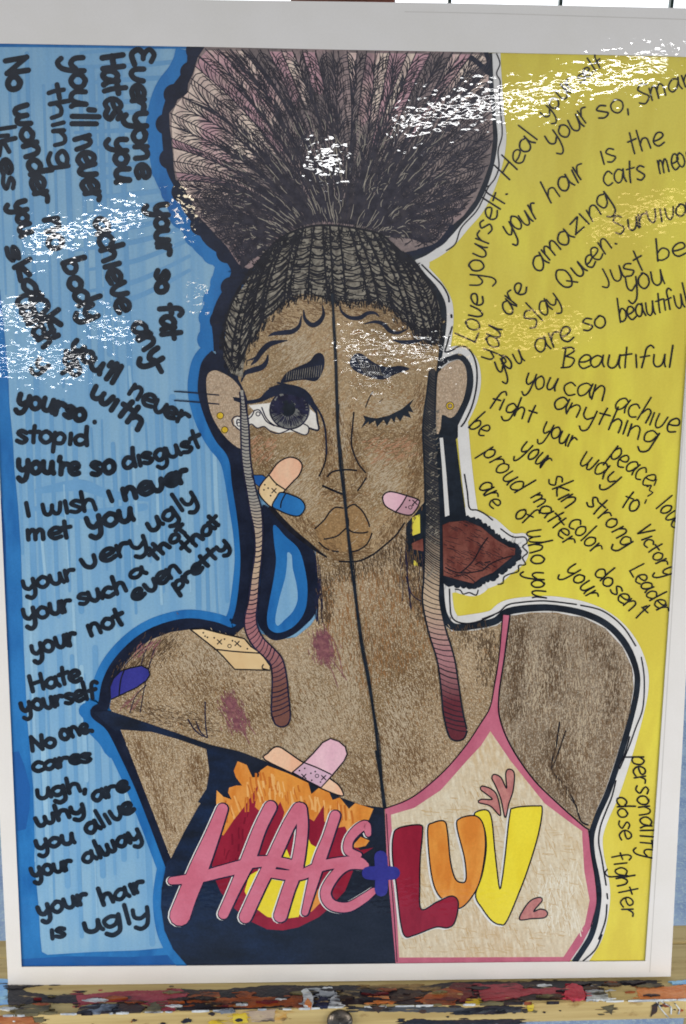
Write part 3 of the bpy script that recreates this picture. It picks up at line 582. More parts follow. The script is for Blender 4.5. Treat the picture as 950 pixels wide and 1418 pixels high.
for i in range(NC):
    a = min(1, max(0, (i + RND.uniform(-.28, .28)) / (NC - 1))); b = pick(ARCH, a); e = pick(HL, a + RND.uniform(-.012, .012)); k = (a - .5) * -34
    cg.append((b, ((b[0] + e[0]) / 2 - k * -.9 if False else (b[0] + e[0]) / 2 + (a - .5) * 46, (b[1] + e[1]) / 2 - 8 * abs(a - .5)), e))
def qb(c, t): b, q, e = c; return ((1 - t) ** 2 * b[0] + 2 * t * (1 - t) * q[0] + t * t * e[0], (1 - t) ** 2 * b[1] + 2 * t * (1 - t) * q[1] + t * t * e[1])
for c in cg: cn.stroke([(*qb(c, t / 6), 2.8) for t in range(7)], 2.8, wob=.4)
for c, c2 in zip(cg, cg[1:]):
    ln = hypot(c[0][0] - c[2][0], c[0][1] - c[2][1]); t = .03
    while t < 1:
        p, q = qb(c, t + RND.uniform(-.035, .035)), qb(c2, t + RND.uniform(-.035, .035))
        if RND.random() < .12: q = ((p[0] + q[0]) / 2, (p[1] + q[1]) / 2 + 2)
        cn.stroke([p, ((p[0] + q[0]) / 2 + RND.uniform(-1, 1), (p[1] + q[1]) / 2 + RND.uniform(.5, 4.5)), q], RND.uniform(1.0, 2.6), caps=False)
        t += RND.uniform(2.6, 5.4) / ln
for c in cg:                                        # scribble along the partings and the roots
    for k in range(46):
        t = RND.random(); t = t if RND.random() < .5 else RND.choice([t * .25, 1 - t * .22]); p = qb(c, t)
        cn.stroke([(p[0] + RND.uniform(-6, 6), p[1] + RND.uniform(-4, 4)), (p[0] + RND.uniform(-6, 6), p[1] + RND.uniform(2, 9))], RND.uniform(1, 2.2), caps=False)
rt = Draw(12.8)
for k in range(520):
    p = pick(HL, RND.random()); a_ = RND.uniform(0, 13) * RND.random(); x_ = p[0] + RND.uniform(-7, 7)
    if x_ < 312: continue
    rt.stroke([(x_, p[1] - 4 + a_), (x_ + (p[0] - 460) * .02 + RND.uniform(-2, 2), p[1] + a_ + RND.uniform(1, 5))], RND.uniform(.6, 1.4), caps=False)
rt.done('shading_line', M_PEN, corn)
cn.stroke(ARCH[::6] + [ARCH[-1]], 3)
cn.done('pen_line', M_PEN, corn)

# ---- ears
ear = Draw(10.5).poly(F1((78, 770), (120, 727), (180, 742), (258, 792), (305, 862), (320, 950), (322, 1100), (310, 1232), (250, 1210), (175, 1132), (112, 1022), (82, 900)), True).done('ear', M_EAR, poster)
es = Draw(11)
for c_ in (F1((165, 1025))[0], F1((195, 1117))[0]): es.disc(*c_, 5)
es.done('earring', M_GOLD, ear)
d = Draw(11.2); d.ring(*F1((167, 1023))[0], 4.6, 1).ring(*F1((197, 1116))[0], 4.4, 1); d.done('earring_outline', M_PEN, ear)
d = Draw(11.4)
for y_ in (545, 557.5): d.stroke([(242, y_ - 3), (270, y_ - 1), (303, y_ + 2)], 1.9)
for p in (((258, 912), (330, 935)), ((258, 920), (325, 925)), ((265, 905), (340, 920))): d.stroke(F1(*p), 1.6)
d.done('scratch', M_NAVY, ear)
d = Draw(11.2).stroke(F1((265, 790), (300, 830), (322, 900), (335, 930)), 3).stroke(F1((285, 790), (320, 860), (345, 930)), 1.6).stroke(F1((300, 960), (305, 1020), (320, 1060)), 2.4).stroke(F1((340, 940), (345, 1040)), 2); d.done('ear_line', M_NAVY, ear)
ear2 = Draw(10.5).poly(F2((672, 700), (690, 660), (735, 620), (790, 598), (825, 615), (845, 670), (845, 750), (820, 850), (770, 935), (735, 940), (700, 925), (690, 1010), (668, 1040), (664, 900)), True).done('ear', M_EAR, poster)
Draw(11).ring(*F2((747, 872))[0], 4, 2.8).done('earring', M_GOLD, ear2)
Draw(11.2).ring(*F2((747, 872))[0], 5.4, .9).ring(*F2((747, 872))[0], 2.8, .8).done('earring_outline', M_PEN, ear2)

# ---- braids
def braid(pts, cols, pen, gap, tilt, edge, dense=1.0):
    sp = smooth(pts, False, 1.5)
    m_ = paint('braid_pencil_' + ('pale' if pen is M_NPEN else 'dark'), C(150, 142, 130), grain=.14); N, L = m_.node_tree.nodes, m_.node_tree.links
    tc = N.new('ShaderNodeTexCoord'); sx = N.new('ShaderNodeSeparateXYZ'); L.new(tc.outputs['Object'], sx.inputs[0]); mr = N.new('ShaderNodeMapRange'); L.new(sx.outputs['Y'], mr.inputs[0])
    mr.inputs[1].default_value = at(*sp[0][:2])[1]; mr.inputs[2].default_value = at(*sp[-1][:2])[1]; y0, y1 = sp[0][1], sp[-1][1]
    rp = N.new('ShaderNodeValToRGB'); L.new(mr.outputs[0], rp.inputs[0]); el = rp.color_ramp.elements
    for k, (ya, yb2, c_) in enumerate(cols):
        f_ = lambda y_: min(1, max(0, (y_ - y0) / (y1 - y0)))
        for q_ in ((ya * .75 + yb2 * .25), (ya * .25 + yb2 * .75)):
            if k == 0 and q_ < ya * .5 + yb2 * .5: el[0].color = c_; el[0].position = 0
            elif k == len(cols) - 1 and q_ > ya * .5 + yb2 * .5: el[len(el) - 1].color = c_; el[len(el) - 1].position = 1
            else: e = el.new(f_(q_)); e.color = c_
    mx = next(n_ for n_ in N if n_.type == 'MIX'); L.new(rp.outputs[0], mx.inputs[6])
    root = Draw(13).stroke(sp, 10, sm=False).done('braid', m_, poster)
    d = Draw(13.6); acc = 0
    for side in (1, -1):
        e = []
        for i, p in enumerate(sp[::4]):
            a, c = sp[max(0, i * 4 - 2)], sp[min(len(sp) - 1, i * 4 + 2)]; l = hypot(c[0] - a[0], c[1] - a[1]) or 1
            e.append((p[0] - (c[1] - a[1]) / l * p[2] / 2 * side, p[1] + (c[0] - a[0]) / l * p[2] / 2 * side))
        d.stroke(e, edge)
    for i in range(2, len(sp) - 2):
        p, q = sp[i], sp[i - 1]; acc += hypot(p[0] - q[0], p[1] - q[1])
        if acc < gap(p[1]): continue
        acc = RND.uniform(-.6, .6)
        l = hypot(p[0] - q[0], p[1] - q[1]); nx, ny = -(p[1] - q[1]) / l, (p[0] - q[0]) / l; h = p[2] / 2; tx, ty = (p[0] - q[0]) / l, (p[1] - q[1]) / l; tt = tilt(p[1])
        a = (p[0] + nx * h + tx * tt * h, p[1] + ny * h + ty * tt * h); b = (p[0] - nx * h - tx * tt * h, p[1] - ny * h - ty * tt * h)
        d.stroke([a, ((a[0] + b[0]) / 2 + tx * 1.6, (a[1] + b[1]) / 2 + ty * 1.6), b], RND.uniform(.9, 1.7) * dense, caps=False)
    d.done('pen_line', pen, root)
    pk = sp[-1]; d = Draw(13.4).stroke([(pk[0] - pk[2] / 2, pk[1]), (pk[0] - pk[2] * .35, pk[1] + pk[2] * .36), (pk[0], pk[1] + pk[2] / 2), (pk[0] + pk[2] * .35, pk[1] + pk[2] * .36), (pk[0] + pk[2] / 2, pk[1])], edge); d.done('tip_line', pen, root)
    return root
braid([(335, 543, 6), (337, 562, 7), (339, 590, 11), (341, 636, 12), (348, 678, 13), (354, 705, 16), (358, 735, 12), (358, 765, 10), (354, 798, 11), (350.5, 833, 13), (347, 855, 16), (349, 872, 18), (358, 889, 18), (372, 903, 18), (383, 916, 18), (387, 937, 20), (388, 961, 23), (389, 985, 26), (390, 994, 24)],
      [(543, 728, C(146, 138, 126)), (740, 800, C(178, 150, 122)), (830, 905, C(150, 98, 98)), (930, 1000, C(108, 70, 60))], M_NPEN, lambda y: 3.6 if y < 730 else 6, lambda y: -.2 if y < 730 else .35, 2.2)
br2 = braid([(599, 515, 9), (597, 545, 12), (594, 590, 17), (597, 645, 19), (599, 700, 21), (599, 754, 22), (598, 803, 23), (597, 832, 24), (605, 872, 24), (617, 912, 24), (623, 952, 25), (627, 985, 27), (633, 1012, 27)],
      [(515, 780, C(58, 54, 53)), (806, 840, C(176, 150, 122)), (890, 915, C(156, 110, 108)), (955, 1010, C(92, 42, 48))], M_INK, lambda y: 3.0 if y < 800 else 6.5, lambda y: -.7 if y < 800 else -.5, 2.4)
d = Draw(13.65)
for i in range(150): y_ = RND.uniform(570, 800); x_ = 598 + RND.uniform(-8, 8); d.stroke([(x_, y_), (x_ + RND.uniform(1, 4), y_ - RND.uniform(0, 3))], RND.uniform(.7, 1.4))
d.done('glint_line', M_CORN, br2)

# ---- brown tuft tied at the ear
tuft = Draw(12).poly(TUFT).poly(M2((330, 592), (385, 568), (388, 632), (335, 622))).done('hair_tuft', M_TUFT, poster)
d = Draw(12.3).stroke(M2((712, 565), (680, 610), (640, 680), (590, 730), (570, 742)), 2).stroke(M2((840, 655), (780, 672), (720, 700), (680, 730), (570, 742), (500, 715)), 1.8).stroke(M2((650, 700), (670, 690), (690, 705)), 1.5).stroke(M2((545, 760), (600, 752), (650, 790)), 1.4).stroke(M2((700, 690), (725, 685)), 2)
hatch(d, TUFT, 160, 25, (4, 14), (.5, .9)); d.done('pen_line', M_PEN, tuft)

# ---- bandages
def bandage(base, m_, edge, lines=(), dots=(), pad=None, padm=None, w_=1.9, label=None, L0=14):
    o = Draw(L0).poly(base).done('bandage', m_, poster, label)
    if pad: Draw(L0 + .3).poly(pad).done('pad', padm, o)
    d = Draw(L0 + .6).stroke(list(base) + [base[0]], w_, sm=False)
    for l in lines: d.stroke(l, w_)
    for x_, y_, k in dots:
        if k == 'x': d.stroke([(x_ - 3, y_ - 3), (x_ + 3, y_ + 3)], 1.5); d.stroke([(x_ + 3, y_ - 3), (x_ - 3, y_ + 3)], 1.5)
        elif k == 'o': d.ring(x_, y_, 2.4, 1)
        else: d.disc(x_, y_, 1.2)
    d.done('outline', M_PEN, o); return o
bandage(smooth(MM((210, 372), (235, 330), (270, 290), (325, 218), (390, 186), (445, 200), (468, 238), (450, 292), (410, 335), (360, 390), (325, 440), (290, 482), (250, 455), (215, 410)), True), M_PEACH, M_PEN, [MM((270, 292), (310, 340), (362, 376))],
        [(*MM((300, 385))[0], 'x')] + [(*MM(p)[0], '.') for p in ((245, 350), (240, 380), (265, 370), (280, 415), (315, 350))], MM((215, 372), (240, 332), (270, 292), (362, 376), (325, 440), (290, 480), (250, 453), (218, 410)), M_TAN, label='peach striped bandage on the open-eyed cheek')
bandage(smooth(MM((345, 395), (440, 425), (478, 458), (484, 495), (450, 535), (395, 530), (335, 505), (290, 478), (315, 425)), True), M_DBLUE, M_PEN, [MM((368, 405), (345, 450), (340, 485))], label='blue bandage end on the cheek', L0=14.8)
bandage(MM((165, 292), (230, 292), (262, 312), (265, 345), (240, 345), (212, 362), (190, 345)), M_DBLUE2, M_PEN, [], label='small blue bandage end by the braid', w_=1.2, L0=12.6)
bandage(smooth(M2((185, 350), (222, 331), (300, 350), (362, 372), (365, 395), (345, 430), (318, 450), (260, 438), (205, 410), (186, 385)), True), M_ROSE, M_PEN, [M2((305, 350), (275, 400), (245, 436))], [(*M2(p)[0], k) for p, k in (((322, 410), 'o'), ((345, 385), 'x'), ((318, 375), '.'), ((300, 410), '.'), ((335, 400), '.'))],
        M2((303, 352), (362, 373), (364, 395), (344, 428), (318, 449), (246, 435), (275, 400)), paint('dull_rose', C(176, 132, 136), C(166, 122, 126), (60, 60, 1)), label='pink bandage on the winking cheek', L0=12.3)
bandage(B1((455, 225), (510, 222), (600, 245), (692, 266), (720, 300), (765, 330), (805, 385), (803, 404), (650, 400), (600, 345), (570, 315), (500, 260)), M_TAN, M_PEN, [B1((560, 312), (650, 322), (765, 330)), B1((803, 404), (770, 395), (775, 380))],
        [(*B1(p)[0], k) for p, k in (((583, 280), 'x'), ((660, 287), 'x'), ((627, 298), 'o'), ((520, 255), '.'), ((512, 240), '.'), ((530, 260), '.'), ((705, 310), '.'), ((560, 262), '.'), ((605, 268), '.'), ((640, 275), '.'), ((675, 300), '.'))],
        B1((572, 317), (765, 331), (803, 384), (801, 402), (650, 398)), paint('pale_tan', C(206, 174, 126), C(200, 164, 116), (40, 30, 1)), label='tan patterned bandage on the shoulder', L0=12.3)
bandage(B1((103, 478), (118, 440), (150, 408), (190, 395), (242, 384), (272, 400), (278, 425), (262, 450), (220, 480), (108, 532)), M_VIOLET, M_NPEN, [B1((165, 405), (150, 450), (143, 515))], label='violet bandage on the shoulder edge')
d = Draw(14.8).stroke(B1((165, 462), (200, 445), (240, 425)), 1); d.done('highlight', M_STREAK2, poster) if False else None
ob = bandage(smooth(B2((150, 870), (170, 835), (205, 803), (240, 802), (285, 830), (365, 885), (440, 920), (530, 985), (570, 1015), (596, 1055), (590, 1080), (470, 1035), (310, 952)), True), M_PEACH, M_PEN, label='orange bandage crossed under a pink one', L0=14)
bandage(B2((310, 945), (380, 885), (430, 835), (482, 775), (527, 752), (575, 768), (612, 800), (622, 840), (605, 880), (540, 958), (473, 1032), (380, 985)), M_ROSE, M_PEN, [B2((368, 886), (450, 918), (530, 956))], [(*B2(p)[0], k) for p, k in (((375, 968), 'x'), ((488, 975), 'x'), ((380, 922), '.'), ((415, 950), '.'), ((420, 990), '.'), ((450, 965), 'o'), ((350, 935), '.'), ((440, 940), '.'), ((470, 1000), '.'))],
        B2((370, 890), (528, 958), (474, 1030), (382, 984), (314, 946)), paint('lilac_pad', C(198, 160, 170), C(188, 150, 160), (60, 60, 1)), label='pink bandage crossed over an orange one', L0=14.8)

# ---- black half of the tank top
ft = Draw(10).poly([(128, 985), (152, 984), (190, 996), (246, 1015), (292, 1031), (332, 1040), (366, 1053), (405, 1070), (444, 1090), (475, 1105), (500, 1114), (532, 1118), (536, 1200), (548, 1333.5), (259, 1336), (240, 1314), (228, 1288), (223, 1255), (224, 1230), (231, 1192), (237, 1188), (256, 1150), (275, 1116), (278, 1112), (274, 1110), (286, 1092), (290, 1068), (286, 1037), (246, 1023), (210, 1013), (168, 1010), (160, 1012)]).done('tank_top', M_NAVYTOP, poster, 'black half of the tank top with flames')
Draw(10.4).poly(T1((222, 195), (224, 150), (250, 175), (282, 186), (268, 160), (272, 140), (300, 132), (322, 132), (298, 100), (290, 75), (305, 38), (340, 52), (362, 100), (386, 100), (392, 75), (420, 55), (500, 85), (578, 122), (590, 165), (620, 140), (660, 160), (672, 188), (700, 178), (735, 222), (760, 200), (830, 222), (812, 265), (770, 300), (720, 400), (640, 560), (350, 600), (240, 400), (232, 320))).done('flame', M_ORANGE, ft)
Draw(10.7).poly(T1((206, 440), (228, 350), (232, 318), (250, 325), (290, 265), (330, 215), (384, 132), (372, 215), (400, 240), (430, 260), (470, 195), (486, 235), (468, 300), (520, 320), (575, 255), (600, 270), (638, 208), (640, 270), (670, 300), (720, 290), (745, 350), (780, 382), (830, 372), (770, 410), (748, 470), (720, 540), (660, 605), (620, 640), (540, 680), (480, 692), (420, 688), (350, 655), (290, 605), (240, 545), (216, 490))).done('flame', M_MAROON, ft)
Draw(11).poly(T1((332, 540), (350, 480), (420, 440), (470, 400), (490, 368), (512, 420), (545, 400), (572, 320), (588, 358), (628, 382), (612, 450), (580, 560), (540, 640), (480, 648), (420, 640), (380, 610), (345, 570))).done('flame', M_LYEL, ft)
Draw(11.2).poly(T1((590, 560), (640, 510), (640, 570), (590, 620), (575, 620))).done('flame', M_ORANGE, ft); Draw(11.2).poly(T1((745, 370), (780, 330), (815, 345), (800, 365), (770, 372))).done('flame', M_ORANGE, ft)
M_LORG = paint('light_orange_marker', C(232, 172, 104, 'b'), C(226, 160, 90, 'b'), (60, 20, 1)); M_DORG = paint('burnt_orange_marker', C(200, 112, 46, 'b'), C(190, 104, 40, 'b'), (60, 20, 1)); M_DMAR = paint('dark_maroon_marker', C(120, 24, 42, 'b'), C(112, 22, 40, 'b'), (60, 20, 1))
FLP = T1((232, 300), (240, 200), (320, 150), (345, 80), (420, 70), (560, 130), (660, 180), (800, 230), (740, 290), (640, 260), (480, 220), (380, 220))
for m_, n_, z_ in ((M_LORG, 130, 10.5), (M_DORG, 110, 10.55)):
    d = Draw(z_); hatch(d, FLP, n_, 80, (7, 24), (1.2, 3.2)); d.done('marker_stroke', m_, ft)
d = Draw(10.8); hatch(d, T1((230, 420), (300, 280), (380, 180), (400, 300), (340, 420), (300, 580)), 90, 100, (7, 22), (1, 3)); d.done('marker_stroke', M_DMAR, ft)
HATE = {'h': [[(246, 222, 15), (205, 330, 20), (160, 440, 25), (110, 560, 26), (82, 635, 28)], [(50, 500, 10), (150, 488, 14), (240, 465, 16), (340, 440, 18)], [(432, 215, 17), (390, 300, 17), (345, 420, 19), (290, 540, 15), (250, 628, 14)]],
        'a': [[(542, 222, 18), (500, 290, 17), (440, 420, 18), (395, 510, 17), (335, 640, 17)], [(548, 222, 17), (555, 300, 15), (535, 440, 17), (500, 540, 17), (470, 635, 18)], [(340, 430, 16), (440, 425, 14), (540, 445, 14)]],
        't': [[(682, 248, 14), (655, 330, 14), (615, 440, 16), (565, 622, 9)], [(430, 470, 12), (540, 478, 14), (640, 440, 14), (760, 425, 14), (800, 440, 9)]],
        'e': [[(810, 318, 8), (800, 285, 12), (765, 305, 13), (735, 345, 12), (735, 385, 12), (775, 400, 7)], [(790, 440, 11), (730, 440, 13), (680, 480, 13), (645, 545, 14), (668, 592, 14), (730, 602, 13), (790, 570, 12), (830, 540, 9)]]}
order = [('h', 0), ('h', 1), ('h', 2), ('a', 0), ('a', 1), ('a', 2), ('t', 0), ('t', 1), ('e', 0), ('e', 1)]
dk = Draw(11.6); hl = Draw(11.45)
for k, i in order:
    s_ = T1(*HATE[k][i]); dk.stroke([(p[0] + .6, p[1] + .2, p[2] + 3.8) for p in s_], 10); hl.stroke([(p[0] - 1.5, p[1] + .5, p[2] + 3.2) for p in s_], 10)
hl.done('letter_edge', M_WHITE, ft); dk.done('letter_outline', M_NPEN, ft)
for j, k in enumerate('hate'):
    d = Draw(11.9 + .15 * (j % 2))
    for s_ in HATE[k]: d.stroke(T1(*s_), 10)
    d.done('letter', M_HATE, ft, 'pink marker letter ' + k.upper())
# ---- cream half of the tank top
PTRIM = [(696, 851), (691, 908), (684, 952), (678, 980), (665, 1002), (642, 1036), (610, 1072), (570, 1104), (533, 1119), (536, 1200), (548, 1333.3), (788, 1331.5), (806, 1306), (820, 1279), (826, 1250), (824, 1217), (817, 1169), (813, 1147), (806, 1142), (770, 1110), (738, 1078), (708, 1034), (692, 994), (691, 960), (698, 912), (706, 852)]
ct = Draw(10).poly(PTRIM).done('tank_top', M_PINK, poster, 'cream half of the tank top with pink trim')
Draw(10.4).poly(T2((112, 238), (200, 212), (300, 145), (400, 32)) + B3((340, 530), (372, 480), (440, 580), (560, 730), (640, 790), (690, 826)) + T2((830, 315), (838, 450), (858, 560), (840, 650), (760, 772), (143, 774), (128, 500))).done('cream_panel', M_CREAM, ct)
d = Draw(10.7).stroke([(533, 1119), (570, 1104), (610, 1072), (642, 1036), (665, 1002), (678, 980), (684, 952), (691, 908), (696, 851)], 1.6).stroke([(706, 852), (698, 912), (691, 960), (692, 994), (708, 1034), (738, 1078), (770, 1110), (806, 1142), (815, 1148)], 2.2).stroke([(815, 1148), (818, 1180), (824, 1217), (826, 1250), (818, 1282)], 1.4)
d.stroke(T2((95, 235), (105, 400), (120, 560), (135, 790)), 1.2); d.done('outline', M_PEN, ct)
M_TCR = paint('tan_cream_pencil', C(196, 164, 120, 'b'), C(190, 156, 112, 'b'), (300, 300, 1)); CRP = T2((140, 260), (300, 180), (480, 60), (560, 120), (700, 260), (820, 330), (840, 560), (760, 760), (150, 760))
d = Draw(10.45); hatch(d, CRP, 620, 70, (4, 16), (.5, 1.1)); hatch(d, CRP, 320, 5, (4, 18), (.5, 1.1)); d.done('pencil_line', M_TCR, ct)
pw = Draw(10.5)
for i in range(110): x_, y_ = RND.uniform(745, 800), RND.uniform(1190, 1275); pw.stroke([(x_, y_), (x_ + RND.uniform(-9, 9), y_ + RND.uniform(10, 28))], RND.uniform(.7, 1.6), caps=False)
pw.done('pencil_line', paint('pale_cream_pencil', C(226, 212, 190, 'b'), C(218, 200, 172, 'b'), (300, 300, 1)), ct)
def outlined(pts, m_, parent, name, L0, label=None, w_=2, sm=True, edge=None):
    pts = smooth(pts, True) if sm else pts
    o = Draw(L0).poly(pts).done(name, m_, parent, label); return o, pts
def letter(pts, m_, L0, label):
    q = smooth(pts, True)
    Draw(L0 - .12).stroke([(p[0] - 2.0, p[1] + 1.2) for p in q] + [(q[0][0] - 2, q[0][1] + 1.2)], 3, sm=False).done('letter_edge', M_WHITE, ct)
    Draw(L0).poly(q).done('letter', m_, ct, label)
    Draw(L0 + .15).stroke(q + [q[0]], 2, sm=False).done('letter_outline', M_PEN, ct)
letter(T2((425, 235), (470, 220), (490, 255), (503, 380), (519, 510), (528, 490), (540, 400), (558, 240), (575, 212), (660, 205), (680, 215), (668, 300), (640, 400), (605, 500), (548, 635), (522, 650), (490, 635), (455, 590), (430, 540), (455, 460), (470, 360), (460, 280)), M_LYEL, 12, 'yellow marker letter V')
letter(T2((250, 295), (270, 268), (312, 262), (324, 300), (335, 410), (352, 475), (375, 492), (394, 480), (388, 400), (360, 285), (370, 252), (430, 242), (460, 280), (466, 370), (445, 490), (405, 560), (365, 590), (325, 570), (285, 530), (262, 450)), M_ORANGE, 12.5, 'orange marker letter U')
letter(T2((120, 320), (140, 288), (222, 276), (230, 310), (222, 400), (220, 500), (226, 592), (285, 565), (340, 543), (365, 568), (352, 640), (325, 662), (280, 660), (200, 690), (165, 694), (148, 640), (132, 500), (118, 400)), M_MAROON, 13, 'maroon marker letter L')
for p in (T2((523, 240), (485, 205), (441, 192), (450, 180), (492, 180), (470, 160), (448, 142), (455, 130), (490, 142), (512, 170)), T2((541, 248), (525, 180), (505, 130), (491, 100), (500, 86), (525, 98), (546, 138), (543, 85), (552, 67), (570, 72), (576, 95), (570, 150), (555, 195)), T2((595, 631), (612, 590), (640, 558), (672, 548), (680, 560), (655, 590), (648, 602), (672, 592), (695, 598), (700, 612), (685, 625), (640, 628))):
    h_ = Draw(12).poly(smooth(p, True)).done('heart', M_HEART, ct); q = smooth(p, True); Draw(12.3).stroke(q + [q[0]], 1.9, sm=False).done('heart_outline', M_PEN, ct)
Draw(14).stroke([(*q, w_) for q, w_ in zip(T1((810, 470), (860, 470), (908, 470)), (18, 20, 18))], 20).stroke(T1((858, 408), (862, 470), (860, 535)), 18).done('plus_sign', M_VIOLET, poster)

# ---- handwriting
GL = {
 'a': (1.02, [[(.8, .8), (.45, 1), (.1, .72), (.06, .3), (.3, .0), (.6, .18), (.78, .65)], [(.82, 1), (.8, .4), (.95, 0)]]),
 'b': (.95, [[(.08, 1.75), (.08, .9), (.1, 0)], [(.1, .6), (.4, .95), (.75, .7), (.7, .2), (.35, 0), (.1, .12)]]),
 'c': (.85, [[(.75, .8), (.45, 1), (.1, .7), (.1, .3), (.4, 0), (.78, .15)]]),
 'd': (1.02, [[(.78, .72), (.4, .95), (.08, .6), (.15, .1), (.45, 0), (.78, .3)], [(.82, 1.75), (.8, .9), (.86, 0)]]),
 'e': (.9, [[(.1, .48), (.45, .5), (.78, .66), (.7, .95), (.4, 1.02), (.1, .7), (.1, .3), (.4, 0), (.82, .15)]]),
 'f': (.75, [[(.78, 1.5), (.55, 1.72), (.3, 1.45), (.25, .8), (.22, -.05)], [(0, .8), (.6, .88)]]),
 'g': (1.0, [[(.75, .85), (.4, 1), (.08, .65), (.25, .1), (.6, .2), (.78, .7)], [(.82, 1), (.82, .2), (.75, -.5), (.4, -.75), (.1, -.5)]]),
 'h': (.95, [[(.08, 1.75), (.08, 0)], [(.08, .5), (.35, .95), (.65, .85), (.72, .4), (.75, 0)]]),
 'i': (.42, [[(.18, 1), (.2, 0)]]),
 'k': (.88, [[(.08, 1.7), (.1, 0)], [(.7, 1), (.12, .45), (.78, 0)]]),
 'l': (.42, [[(.18, 1.75), (.2, 0)]]),
 'm': (1.3, [[(.05, 1), (.08, 0)], [(.08, .6), (.3, 1), (.5, .8), (.54, 0)], [(.54, .6), (.78, 1), (1.0, .8), (1.05, 0)]]),
 'n': (.95, [[(.05, 1), (.08, 0)], [(.08, .55), (.35, 1), (.65, .85), (.74, 0)]]),
 'o': (.95, [[(.45, 1), (.1, .75), (.08, .3), (.4, 0), (.75, .25), (.75, .75), (.45, 1), (.32, .96)]]),
 'p': (.95, [[(.08, 1.02), (.05, -.75)], [(.08, .6), (.4, 1), (.75, .7), (.65, .15), (.3, .02), (.08, .22)]]),
 'r': (.75, [[(.08, 1), (.1, 0)], [(.1, .5), (.35, .95), (.68, .88)]]),
 's': (.82, [[(.68, .85), (.35, 1), (.1, .78), (.38, .52), (.68, .26), (.4, 0), (.05, .12)]]),
 't': (.78, [[(.3, 1.55), (.28, .6), (.32, 0)], [(0, .95), (.66, 1.02)]]),
 'u': (1.0, [[(.08, 1), (.1, .3), (.35, 0), (.65, .2), (.78, 1)], [(.78, 1), (.8, .3), (.9, 0)]]),
 'v': (.88, [[(.06, 1), (.15, .3), (.4, 0), (.66, .3), (.75, 1)]]),
 'w': (1.3, [[(.06, 1), (.15, .15), (.4, 0), (.6, .35), (.64, .85)], [(.62, .4), (.8, .02), (1.05, .15), (1.15, 1)]]),
 'y': (.98, [[(.08, 1), (.12, .4), (.4, .15), (.72, .45)], [(.8, 1), (.78, .2), (.66, -.5), (.36, -.75), (.1, -.5)]]),
 'z': (.88, [[(.08, .95), (.72, 1)], [(.72, 1), (.08, .04)], [(.08, .04), (.78, .02)]]),
 'A': (1.02, [[(.8, .8), (.45, 1), (.1, .72), (.06, .3), (.3, .0), (.6, .18), (.78, .65)], [(.82, 1), (.8, .4), (.95, 0)]]),
 'B': (.95, [[(.1, 1.5), (.1, 0)], [(-.1, 1.45), (.45, 1.5), (.65, 1.2), (.15, .85)], [(.15, .85), (.75, .6), (.6, .1), (.0, 0)]]),
 'C': (.9, [[(.8, 1.2), (.45, 1.5), (.1, 1.0), (.1, .35), (.4, 0), (.82, .2)]]),
 'E': (1.0, [[(.8, 1.5), (.4, 1.7), (.1, 1.35), (.35, .92), (.6, .9)], [(.35, .92), (.05, .5), (.3, 0), (.88, .2)]]),
 'H': (1.1, [[(.05, 1.5), (.1, 0)], [(.85, 1.5), (.9, 0)], [(.07, .72), (.88, .8)]]),
 'I': (.42, [[(.2, 1.6), (.22, 0)]]),
 'J': (.85, [[(.6, 1.5), (.6, .4), (.35, 0), (.05, .25)]]),
 'L': (.85, [[(.2, 1.5), (.1, .05)], [(.1, .05), (.8, .0)]]),
 'N': (1.1, [[(.08, 0), (.1, 1.5)], [(.1, 1.5), (.85, 0)], [(.85, 0), (.9, 1.5)]]),
 'Q': (1.35, [[(.9, 1.3), (.5, 1.55), (.1, 1.1), (.15, .3), (.6, .0), (1.0, .4), (1.0, 1.1), (.7, 1.5)], [(.6, .5), (1.15, -.15)]]),
 'S': (.95, [[(.78, 1.3), (.42, 1.5), (.1, 1.2), (.42, .8), (.78, .4), (.45, 0), (.05, .2)]]),
 'V': (.9, [[(.05, 1.4), (.35, 0)], [(.35, 0), (.8, 1.5)]]),
 "'": (.32, [[(.15, 1.55), (.12, 1.2)]]), '.': (.3, [[(.1, .06), (.14, .0)]]), ',': (.3, [[(.15, .1), (.08, -.3)]]), '-': (.6, [[(.05, .5), (.5, .5)]]),
}
